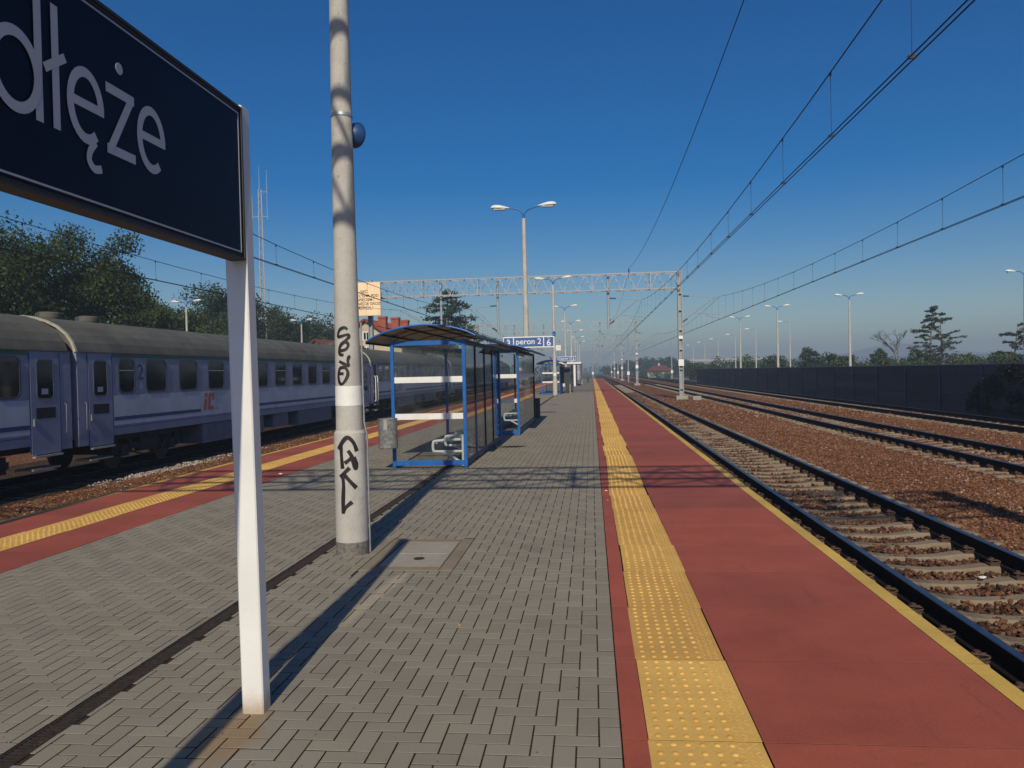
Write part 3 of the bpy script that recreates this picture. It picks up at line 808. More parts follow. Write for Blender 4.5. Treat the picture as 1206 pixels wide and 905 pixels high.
MB().lathe([(.100, 4.045), (.102, 4.05), (.1018, 4.075), (.0995, 4.08)], 24).build('clamp_band', 'galvanised', lamp0)
speaker('round blue loudspeaker halfway up the third lamp post', (LX[2]+.02, LY[2]-.16, 4.14), R(170))

# ---- station name board
SB = thing('station_name_sign', 'large dark navy station name board in pale letters on white posts at left', 'sign', (-1.695, 3.80, 0))
for yy in (0, -3.06):
    m = MB(); m.bbox(-.055, .055, yy-.045, yy+.045, -.04, 2.985, .006); o = m.build('post', 'post_white', SB)
    if yy == 0: o.rotation_euler = (0, R(-.6), 0)
m = MB(); m.box(-.045, .022, -3.00, -.062, 2.235, 2.955); bd = m.build('board', 'sign_back', SB)
m = MB(); m.box(.022, .026, -2.985, -.075, 2.250, 2.940); m.build('face', 'sign_navy', SB)
m = MB(); x0, x1 = .026, .0275
for (a, b_, c, d) in ((-2.975, -.085, 2.258, 2.265), (-2.975, -.085, 2.925, 2.932), (-2.975, -2.968, 2.265, 2.925), (-.092, -.085, 2.265, 2.925)): m.box(x0, x1, a, b_, c, d)
m.build('border', 'name_grey', SB)
m = MB(); m.box(-.047, .030, -3.00, -.062, 2.225, 2.235); m.box(-.047, .030, -3.00, -.062, 2.955, 2.966); m.box(-.048, .031, -.062, -.052, 2.225, 2.966); m.build('frame', 'sign_back', SB)
# letters: drawn as strokes of even weight in board coordinates (y along the board, z up)
def stroke_text(parent, y_right, zb, xh, w):
    m = MB(); X0 = .0262; cnt = [0]
    def rib(pts, ww=w):
        L = []
        for k, p in enumerate(pts):
            d = (pts[min(k+1, len(pts)-1)]-pts[max(k-1, 0)]).normalized(); nn = Vector((-d.y, d.x, 0)); L.append((p+nn*ww/2, p-nn*ww/2))
        cnt[0] += 1; v = [(X0+.0012+.00025*cnt[0], q.x, q.y) for ab in L for q in ab]
        m.add(v, [(2*i, 2*i+1, 2*i+3, 2*i+2) for i in range(len(L)-1)])
    def line(a, b_, ww=w): rib([Vector((*a, 0)), Vector((*b_, 0))], ww)
    def arc(cx, cz, rx, rz, a0, a1, n=26): rib([Vector((cx+rx*math.cos(R(a0+(a1-a0)*k/n)), cz+rz*math.sin(R(a0+(a1-a0)*k/n)), 0)) for k in range(n+1)])
    asc = xh*1.58; h = w/2
    def e(x, wd):
        rx = wd/2-h; rz = xh/2-h+.004; cx = x+wd/2; cz = zb+xh/2
        arc(cx, cz, rx, rz, 4, 308); line((cx-rx, cz+.004), (cx+rx+h*.9, cz+.004), w*.9)
        return cx, cz, rx, rz
    y = y_right
    we = xh*.80
    e(y-we, we); y -= we+.016
    wz = xh*.70; x = y-wz                                    # z with a dot
    line((x, zb+xh-h), (x+wz, zb+xh-h)); line((x, zb+h), (x+wz, zb+h)); line((x+wz-h*1.2, zb+xh-h*1.2), (x+h*1.2, zb+h*1.2), w*1.0)
    m.cyl((X0, x+wz/2, zb+xh*1.30), (X0+.0012, x+wz/2, zb+xh*1.30), w*.62, w*.62, 18)
    y = x-.014
    x = y-we; cx, cz, rx, rz = e(x, we)                      # e with an ogonek
    rib(spline([(cx+rx*.55, zb+.014), (cx+rx*.18, zb-.022), (cx+rx*.10, zb-.055), (cx+rx*.42, zb-.078), (cx+rx*.92, zb-.070)], 6), w*.8)
    y = x-.036
    line((y-h, zb), (y-h, zb+asc)); line((y-h-.052, zb+asc*.45), (y-h+.048, zb+asc*.62), w*.85); y -= w+.046      # l with a stroke
    wd = xh*.90; x = y-wd
    line((y-h, zb), (y-h, zb+asc)); arc(x+wd/2-.004, zb+xh/2, wd/2-h, xh/2-h+.004, 0, 360, 34); y = x-.028           # d
    wo_ = xh*.94; arc(y-wo_/2, zb+xh/2, wo_/2-h, xh/2-h+.004, 0, 360, 34); y -= wo_+.022                              # o
    wp = xh*.84; zt = zb+asc*.94; line((y-wp+h, zb), (y-wp+h, zt)); line((y-wp+h, zt-h), (y-wp*.45, zt-h)); line((y-wp+h, zt-asc*.48), (y-wp*.45, zt-asc*.48))
    arc(y-wp*.45, zt-h/2-asc*.24, wp*.45-h, asc*.24-h/2, -90, 90)
    return m.build('lettering', 'name_grey', parent)
stroke_text(SB, -.765, 2.452, .248, .034)

# ---- glass shelters
def bez(x0, x1, z0, zp, z1, n=14):
    out = []
    for k in range(n+1):
        t = k/n; x = x0+(x1-x0)*t; s = 1-(2*t-1)**2; out.append((x, (z0+(z1-z0)*t)+(zp-(z0+z1)/2)*s**.85))
    return out
def make_shelter(label, W, L, nb, full, bands_side=False, nr=4):
    root = thing('platform_shelter', label, 'shelter', group='blue framed glass shelters on the platform')
    def post(x, y, mat='blue_paint'):
        m = MB(); m.bbox(x-.03, x+.03, y-.03, y+.03, -.01, 2.26, .004); m.build('post', mat, root)
    xs = [-W, 0]
    for x in xs:
        post(x, 0)
        post(x, L, 'blue_paint' if full else 'blue_paint_shaded')
    for k in range(1, nb):
        m = MB(); m.bbox(-.02, .02, L*k/nb-.022, L*k/nb+.022, -.01, 2.26, .004); m.build('post', 'blue_paint_shaded', root)
    # end frames and long wall: rails, panes, white bands
    for y, nm in ((0, 'near'), (L, 'far')):
        if nm == 'far' and not full: continue
        for z0, z1 in ((.05, .135), (2.17, 2.25)):
            m = MB(); m.bbox(-W+.031, -.031, y-.025, y+.025, z0, z1, .004); m.build('rail', 'blue_paint', root)
        m = MB(); m.box(-W+.031, -.031, y-.004, y+.004, .136, 2.169); m.build('pane', 'shelter_glass', root)
        if nm == 'near':
            for z0, z1 in ((.86, .965), (1.508, 1.612)):
                m = MB(); m.box(-W+.032, -.032, y-.012, y-.0055, z0, z1); m.build('white_band', 'white_paint', root)
    for k in range(nb):
        y0, y1 = L*k/nb+.031, L*(k+1)/nb-.031
        for z0, z1 in ((.05, .13), (2.17, 2.25)):
            m = MB(); m.bbox(-.022, .022, y0, y1, z0, z1, .004); m.build('rail', 'blue_paint_shaded', root)
        m = MB(); m.box(-.004, .004, y0, y1, .131, 2.169); m.build('pane', 'side_glass', root)
        if bands_side:
            m = MB(); m.box(.006, .012, y0, y1, 1.508, 1.600); m.build('white_band', 'white_paint', root)
    if full:
        m = MB(); m.bbox(-W-.022, -W+.022, .031, L-.031, 2.17, 2.25, .004); m.build('rail', 'blue_paint_shaded', root)
    # vaulted roof: panels between ribs, front and rear trims, purlins
    xl, xr = (-W-.38, .26) if full else (-1.50, .36)
    arc = bez(xl, xr, 2.235, 2.50, 2.30) if full else bez(xl, xr, 2.21, 2.40, 2.21); n = len(arc)
    ya, yb = -.32, L+.30
    for k in range(nr):
        y0 = ya+(yb-ya)*k/nr+.012; y1 = ya+(yb-ya)*(k+1)/nr-.012
        m = MB(); v = [(x, y, z+dz) for dz in (0, .012) for y in (y0, y1) for x, z in arc]
        f = [(i, i+1, n+i+1, n+i) for i in range(n-1)]+[(2*n+i, 3*n+i, 3*n+i+1, 2*n+i+1) for i in range(n-1)]
        f += [(i, 2*n+i, 2*n+i+1, i+1) for i in range(n-1)]+[(n+i, n+i+1, 3*n+i+1, 3*n+i) for i in range(n-1)]+[(0, n, 3*n, 2*n), (n-1, 3*n-1, 4*n-1, 2*n-1)]
        m.add(v, f, 0, False); m.build('roof_panel', 'roof_poly', root)
    for k in range(nr+1):
        y = ya+(yb-ya)*k/nr; m = MB()
        m.tube([(x, y, z+.004) for x, z in arc], .018, 6); m.build('roof_rib', 'blue_paint' if k in (0, nr) else 'blue_paint_shaded', root)
    m = MB()
    for fr in (.0, .2, .4, .6, .8, 1.0):
        x, z = arc[int(fr*(n-1))]; m.box(x-.016, x+.016, ya+.026, yb-.026, z-.032, z-.002)
    m.build('purlins', 'blue_paint_shaded', root)
    return root
shA = make_shelter('blue framed glass shelter nearest the camera, with a litter bin on its post', 1.28, 5.25, 4, True)
shA.location = (-2.23, 13.85, 0)
shB = make_shelter('second blue shelter, narrow-ended, between the nearest shelter and the graffiti lamp post', .63, 5.75, 1, False, True)
shB.location = (-1.93, 20.80, 0)
dup(shA, (-2.30, 57.2, 0), 'small far blue shelter standing behind the third lamp post', 'blue framed glass shelters on the platform')

# ---- tube benches inside the shelters
def make_bench(label, loc, L=2.3):
    root = thing('bench', label, 'bench', loc, group='white tube benches inside the shelters')
    m = MB()
    for x, z in ((-.10, .47), (-.26, .45), (-.42, .45), (-.52, .43)): m.tube([(x, 0, z), (x, L, z)], .021, 8)
    m.build('seat', 'white_paint', root)
    for y in (0, L/2, L):
        m = MB(); m.tube(spline([(-.08, y, .48), (-.52, y, .46), (-.58, y, .42), (-.58, y, .30), (-.52, y, .27), (-.06, y, .27)], 4), .026, 8); m.build('end_loop', 'white_paint', root)
        m = MB(); m.tube([(-.42, y, .27), (-.045, y, .06)], .022, 8); m.tube([(-.045, y, .55), (-.045, y, -.005)], .024, 8); m.build('leg', 'white_paint', root)
    return root
make_bench('white tube bench inside the nearest blue shelter', (-2.27, 14.05, 0), 2.4)
make_bench('white tube bench inside the second, narrow-ended shelter', (-1.97, 23.0, 0), 2.4)

# ---- litter bins
b = thing('litter_bin', 'scratched galvanised litter bin hung on the nearest shelter post', 'litter bin', (-3.56, 13.62, .38))
m = MB(); n = 24
m.lathe([(.155, 0), (.165, .012), (.166, .50), (.172, .503), (.172, .520), (.160, .520), (.158, .50), (.155, .08)], n); m.build('drum', 'bin_zinc', b)
m = MB(); m.box(-.03, .03, -.172, -.166, .33, .515); m.build('flap', 'frame_alu', b)
m = MB(); m.box(-.015, .06, .165, .205, .28, .34); m.box(-.015, .06, .165, .205, .42, .48); m.build('bracket', 'rust_steel', b)
def box_bin(label, loc, s=1.0):
    r = thing('litter_bin', label, 'litter bin', loc, group='dark box litter bins')
    m = MB(); m.bbox(-.24*s, .24*s, -.22*s, .22*s, .04, .86*s, .02); m.build('body', 'cabinet_dark', r)
    m = MB(); m.box(-.26*s, .26*s, -.25*s, .25*s, .872*s, .90*s); m.box(-.25*s, -.22*s, -.2, .2, .86*s, .872*s); m.box(.22*s, .25*s, -.2, .2, .86*s, .872*s); m.build('hood', 'cabinet_dark', r)
    m = MB(); m.box(-.20*s, .20*s, -.18, .18, -.005, .04); m.build('foot', 'cabinet_dark', r)
    return r
box_bin('dark box litter bin at the far end of the second shelter', (-2.05, 28.3, 0), .8)
box_bin('dark box litter bin beside the far blue shelter', (-1.82, 63.9, 0), 1.25)

# ---- notice board by the far shelter
r = thing('notice_board', 'grey timetable board on two legs beside the far blue shelter', 'notice board', (-1.95, 60.2, 0))
for x in (-.3, .3):
    m = MB(); m.box(x-.03, x+.03, -.03, .03, -.01, 2.0); m.build('leg', 'mast_grey', r)
m = MB(); m.bbox(-.36, .36, -.08, -.032, .75, 2.0, .01); m.build('board', 'cabinet_dark', r)

# ---- peron signs
def peron(label, loc, num):
    r = thing('platform_sign', label, 'sign', loc, group='blue peron 2 signs')
    m = MB(); m.bbox(-3.34, 0, -.06, .06, 0, .72, .03); m.build('board', 'sign_white', r)
    m = MB(); m.box(-2.62, -.72, -.0625, -.060, .06, .66); m.box(-3.28, -2.68, -.0625, -.060, .06, .66); m.box(-.66, -.06, -.0625, -.060, .06, .66); m.build('face', 'sign_blue', r)
    rt, up = (1,0,0), (0,0,1)
    put_text('peron 2', .52, 'letter_white', r, (-1.67, -.064, .23), rt, up, bold=.006)
    put_text('6', .58, 'letter_white', r, (-.36, -.064, .11), rt, up, bold=.008); put_text('3', .58, 'letter_white', r, (-2.98, -.064, .11), rt, up, bold=.008)
    put_text('tor', .13, 'letter_white', r, (-.36, -.064, .56), rt, up); put_text('tor', .13, 'letter_white', r, (-2.98, -.064, .56), rt, up)
    m = MB(); m.box(-2.1, -1.6, .062, .26, .12, .18); m.box(-2.1, -1.6, .062, .26, .54, .60); m.build('bracket', 'galvanised', r)
    return r
peron('nearer blue peron 2 sign with white border and track numbers', (-1.33, 29.0, 2.545), 6).scale = (.56, .8, .56)
peron('farther, much smaller blue peron 2 sign down the platform', (-1.45, 74.4, 2.62), 6).scale = (.56, .8, .56)
# ---- clock
r = thing('clock', 'small square white clock hanging left of the fourth lamp post', 'clock', (-3.05, 74.4, 3.62))
m = MB(); m.bbox(-.24, .24, -.07, .07, 0, .48, .015); m.build('case', 'white_paint', r)
m = MB(); m.box(-.008, .008, -.075, -.072, .24, .40); m.box(0, .12, -.075, -.072, .232, .248); m.build('hands', 'black_paint', r)
m = MB(); m.bar((.24, 0, .24), (.60, .25, .24), .04, .04); m.build('bracket', 'galvanised', r)

# ---- white stair entrance down the platform
r = thing('stair_entrance', 'white framed glass stair entrance far down the platform', 'stair entrance', (-1.9, 88.7, 0))
for x, y in ((0, 0), (-1.5, 0), (.0, 4), (-1.5, 4), (0, 8), (-1.5, 8), (.55, 12), (-1.5, 12)):
    m = MB(); m.box(x-.11, x+.11, y-.11, y+.11, -.01, 2.45); m.build('post', 'white_paint', r)
m = MB(); m.box(-1.75, .75, -.25, 12.3, 2.46, 2.66); m.build('roof', 'white_paint', r)
for k in range(3):
    m = MB(); m.box(-.01, .01, 4*k+.12, 4*k+3.88, .9, 2.3); m.build('pane', 'side_glass', r)
    m = MB(); m.box(-.08, .08, 4*k+.12, 4*k+3.88, -.01, .88); m.build('parapet', 'wall_concrete', r)
m = MB(); m.box(-1.38, -.95, -.06, .06, -.01, 1.95); m.build('panel', 'white_paint', r)
r = thing('bollard', 'tiny dark bollard standing alone far down the platform near the yellow strip', 'bollard', (-.55, 113, 0))
MB().lathe([(.10, -.01), (.10, .55), (.13, .57), (.13, .66), (.05, .72)], 14).build('shaft', 'cabinet_dark', r)
# weeds and litter
wd = MB()
for k in range(26):
    a = rnd.uniform(0, 6.28); l = rnd.uniform(.05, .12); x, y = rnd.uniform(-.06, .06), rnd.uniform(-.05, .05)
    wd.add([(x-.006, y, 0), (x+.006, y, 0), (x+math.cos(a)*l*.6, y+math.sin(a)*l*.6, l*.8)], [(0,1,2)])
tag(wd.build('weed', 'green_weed', None, (-2.12, 17.3, 0)), 'tuft of green weed at the foot of the nearest shelter wall', 'weed')
def crumple(name, label, loc, s, mat, seed):
    q = random.Random(seed); m = MB(); n = 7; v = []
    for z, rr in ((0, .8), (.5, 1.0), (.9, .5)):
        for k in range(n): a = 6.2832*k/n; f = rr*q.uniform(.6, 1.3); v.append((math.cos(a)*f*s, math.sin(a)*f*s*.8, z*s*.5))
    m.add(v, [(l*n+k, l*n+(k+1)%n, (l+1)*n+(k+1)%n, (l+1)*n+k) for l in range(2) for k in range(n)]+[tuple(range(2*n, 3*n))])
    return tag(m.build(name, mat, None, loc), label, 'litter')
crumple('litter_scrap', 'white paper scrap on the left red platform strip', (-5.35, 13.2, .0005), .035, 'white_paint', 1)
crumple('litter_scrap', 'pale crumb on the narrow red strip beside the yellow plates', (.16, 11.0, .0005), .020, 'warn_cream', 2)
crumple('litter_scrap', 'second pale crumb on the narrow red strip, nearer the camera', (.165, 10.2, .0005), .014, 'warn_cream', 3)
crumple('litter_scrap', 'tiny yellow bit lying on the grey bricks before the access cover', (-.9, 5.15, .0005), .010, 'yellow_plate', 4)
crumple('litter_scrap', 'white scrap lying on the ballast between the nearest rails', (3.95, 8.6, -.565), .04, 'white_paint', 5)

gm = MB()
for k in range(420):
    x, y = (rnd.uniform(-4.6, -1.2), rnd.uniform(2.6, 6.5)) if k < 260 else (rnd.uniform(-4.9, -.1), rnd.uniform(3, 14)); s_ = rnd.uniform(.002, .006)*(1 if y < 7 else 1.5)
    gm.add([(x+s_, y, .001), (x, y+s_*rnd.uniform(.5, 1.4), .001), (x-s_*rnd.uniform(.6, 1.5), y, .001), (x, y-s_, .001), (x, y, .001+s_*.6)], [(0,1,4), (1,2,4), (2,3,4), (3,0,4)])
tag(gm.build('grit', 'grit'), 'fine brown grit and crumbs strewn over the brick paving', 'grit', kind='stuff')

# ================================================================== OVERHEAD LINE
def make_gantry(label):
    root = thing('catenary_gantry', label, 'gantry', group='grey lattice gantries spanning the tracks')
    X0, X1, Z0, Z1, D = -16.4, 6.35, 7.40, 8.55, .42
    for y in (-D, D):
        for z in (Z0, Z1):
            m = MB(); m.box(X0, X1, y-.036, y+.036, z-.036, z+.036); m.build('chord', 'lattice_grey', root)
    m = MB(); n = 22; dx = (X1-X0)/n
    for k in range(n):
        xa, xm, xb = X0+k*dx, X0+(k+.5)*dx, X0+(k+1)*dx
        for y in (-D, D):
            m.bar((xa, y, Z0), (xm, y, Z1), .036, .036); m.bar((xm, y, Z1), (xb, y, Z0), .036, .036)
            if k % 4 == 0: m.bar((xa, y, Z0), (xa, y, Z1), .06, .06)
        for z in (Z0, Z1): m.bar((xa, -D, z), (xb, D, z), .035, .035); m.bar((xb, -D, z), (xb, D, z), .035, .035)
    m.build('lattice_web', 'lattice_grey', root)
    for x, zb in ((6.35, -.62), (-16.25, -1.12)):
        m = MB(); m.box(x-.16, x-.10, -.19, .19, zb, 8.72); m.box(x+.10, x+.16, -.19, .19, zb, 8.72); m.box(x-.10, x+.10, -.03, .03, zb, 8.70)
        for z in (0.2, 1.6, 3.0, 4.4, 5.8, 7.0): m.box(x-.10, x+.10, -.19, .19, z, z+.1)
        m.build('post', 'mast_grey', root)
        m = MB(); m.bbox(x-.42, x+.42, -.42, .42, zb-.5, zb+.35, .03); m.build('foundation', 'wall_concrete', root)
    m = MB(); m.box(6.16, 6.54, -.235, -.195, 1.86, 2.32); m.build('number_plate', 'sign_white', root)
    m = MB(); m.box(6.21, 6.49, -.225, -.195, 3.78, 4.0); m.build('white_marker', 'sign_white', root)
    for x, z0 in ((1.28, 4.62), (-6.73, 4.62), (-10.93, 4.62)):
        m = MB(); m.cyl((x, 0, z0), (x, 0, 8.5), .085, .085, 10); m.build('hanger', 'lattice_grey', root)
    def arm(xp, xt, dz):
        s = 1 if xt > xp else -1
        m = MB(); m.cyl((xp, 0, 4.98+dz), (xt-s*.3, 0, 6.70+dz), .035, .035, 8); m.cyl((xp+s*.5, 0, 6.82+dz), (xt, 0, 6.66+dz), .018, .018, 6)
        m.cyl((xp+s*.9, 0, 5.62+dz), (xt+s*.1, 0, 5.45+dz), .022, .022, 6); m.cyl((xt-s*.9, .15, 5.42+dz), (xt+s*.15, .15, 5.14+dz), .016, .016, 6)
        a = m.build('cantilever_arm', 'mast_grey', root)
        m = MB()
        for (p, q) in (((xp+s*.10, 0, 6.84+dz), (xp+s*.55, 0, 6.82+dz)), ((xp+s*.05, 0, 4.98+dz), (xp+s*.42, 0, 5.22+dz))):
            P, Q = Vector(p), Vector(q)
            for k in range(5): c = P.lerp(Q, (k+.5)/5); d = (Q-P).normalized()*.02; m.cyl(c-d, c+d, .07, .05, 10)
            m.cyl(P, Q, .025, .025, 6)
        m.build('insulator', 'black_rubber', a)
    arm(1.28, 3.68, 0); arm(6.45, 9.1, 0); arm(-6.73, -8.75, -.28); arm(-10.93, -14.05, -.22)
    m = MB(); m.cyl((2.8, 0, 8.55), (2.8, 0, 8.95), .02, .02, 6)
    for k in range(3): m.cyl((2.8, 0, 8.66+k*.09), (2.8, 0, 8.70+k*.09), .065, .05, 10)
    m.build('feeder_insulator', 'black_rubber', root)
    return root
GY = [1.8, 58.0, 114.0, 170.0, 226.0]
GLAB = ['lattice gantry directly above the camera that throws its shadow across the platform', 'grey lattice gantry crossing above the platform and all tracks, the nearest in view',
        'second grey lattice gantry farther along the line, half as tall in view', 'third lattice gantry, pale in the haze', 'fourth and farthest lattice gantry, almost lost in the haze']
g0 = make_gantry(GLAB[1]); g0.location = (0, GY[1], 0)
for k in (0, 2, 3, 4):
    g = dup(g0, (0, GY[k], 0), GLAB[k], 'grey lattice gantries spanning the tracks')
    if k == 0:                 # the one overhead has no drop tube over the platform; its arms reach out from the posts
        for ch in list(g.children):
            nm = ch.name.split('.')[0]; bx = [v.co.x for v in ch.data.vertices]
            if (nm == 'hanger' and max(bx) > 0) or (nm == 'cantilever_arm' and min(bx) > 0 and max(bx) < 5):
                for q in list(ch.children): bpy.data.objects.remove(q)
                bpy.data.objects.remove(ch)
def overhead(label, x, zc, zs, sag, n0=-1, n1=5):
    root = thing('overhead_line', label, 'overhead line', (x, 0, 0), group='overhead contact lines')
    def zm(y):
        k = math.floor((y-1.8)/56.1); t = (y-1.8)/56.1-k; return zs-4*sag*t*(1-t)
    ys = [1.8+56.1*n0+56.1*k/14 for k in range(14*(n1-n0)+1)]
    m = MB(); m.tube([(0, y, zm(y)) for y in ys], .0105, 5); m.build('messenger_wire', 'wire', root)
    for dx in (-.035, .035):
        m = MB(); m.tube([(dx, y, zc) for y in ys[::2]], .0095, 5); m.build('contact_wire', 'wire', root)
    y = 1.8+1.6
    while y < 120:
        m = MB(); m.cyl((0, y, zc), (0, y, zm(y)), .0048, .0048, 4); m.box(-.012, .012, y-.02, y+.02, zm(y)-.05, zm(y)+.012); m.box(-.045, .045, y-.015, y+.015, zc-.01, zc+.03)
        m.build('dropper', 'wire', root); y += 3.05
    return root
overhead('overhead wires with droppers above the track beside the platform', 3.68, 5.11, 6.66, .95)
overhead('overhead wires above the second track on the right', 9.10, 5.10, 6.72, .90)
overhead('overhead wires above the hidden track at the left platform edge', -8.75, 4.82, 6.36, 1.06)
overhead('overhead wires above the standing train', -14.05, 4.92, 6.46, .95)
m = MB(); ys = [1.8+56.1*k/14 for k in range(-14, 71)]
m.tube([(0, y, 8.95-4*1.2*((((y-1.8)/56.1) % 1)*(1-(((y-1.8)/56.1) % 1)))) for y in ys], .0105, 5)
r = thing('feeder_wire', 'single feeder wire strung high on top of the gantries', 'wire', (2.8, 0, 0)); m.build('strand', 'wire', r)
tag(MB().bbox(-.3, .3, -.3, .3, -.5, .32, .03).build('concrete_block', 'wall_concrete', None, (7.35, 57.6, -.62)), 'low square concrete block beside the foot of the nearest gantry post', 'block')
# single masts between the gantries at the far end of the line
mi = None
for k, (x, y, l) in enumerate(((.25, 186, 'slim grey mast standing just past the end of the platform'), (6.4, 142, 'slim mast between the tracks beyond the second gantry'), (6.4, 198, 'slim mast between the tracks beyond the third gantry'), (17.2, 175, 'slim mast to the right of the tracks near the end of the fence'), (6.4, 262, 'farthest slim mast between the tracks'))):
    if mi is None:
        mi = thing('line_mast', l, 'mast', (x, y, -.62), group='single line masts far down the tracks')
        m = MB(); m.cyl((0, 0, -.1), (0, 0, 8.7), .15, .09, 10); m.build('pole', 'mast_grey', mi)
        m = MB(); m.bar((-1.1, 0, 8.1), (1.1, 0, 8.1), .06, .06); m.bar((0, 0, 7.2), (1.1, 0, 8.06), .04, .04); m.build('crossarm', 'mast_grey', mi)
        m = MB(); m.box(-.22, .22, -.19, -.155, 1.4, 2.0); m.build('plate', 'sign_white', mi)
    else: dup(mi, (x, y, -.62), l)

# ---- warning board on the left gantry post
r = thing('warning_sign', 'cream warning board about live wires on the left post of the nearest gantry', 'sign', (-16.42, 57.0, 6.03))
m = MB(); m.bbox(-1.24, 1.24, -.05, .05, 0, 2.46, .02); m.build('board', 'mast_grey', r)
m = MB(); m.box(-1.215, 1.215, -.0535, -.050, .025, 2.435); m.build('face', 'warn_cream', r)
for k, s in enumerate(('SIEĆ', 'TRAKCYJNA POD', 'NAPIĘCIEM !', 'DOTKNIĘCIE GROZI', 'ŚMIERCIĄ !')):
    put_text(s, .275, 'black_paint', r, (0, -.0565, 1.66-.29*k), (1,0,0), (0,0,1), ext=.002, bold=.004)
m = MB(); m.box(-.62, .62, -.0565, -.054, .45, .465); m.build('underline', 'black_paint', r)
m = MB(); m.box(-.1, .45, .052, .80, .5, .6); m.box(-.1, .45, .052, .80, 1.8, 1.9); m.build('bracket', 'mast_grey', r)

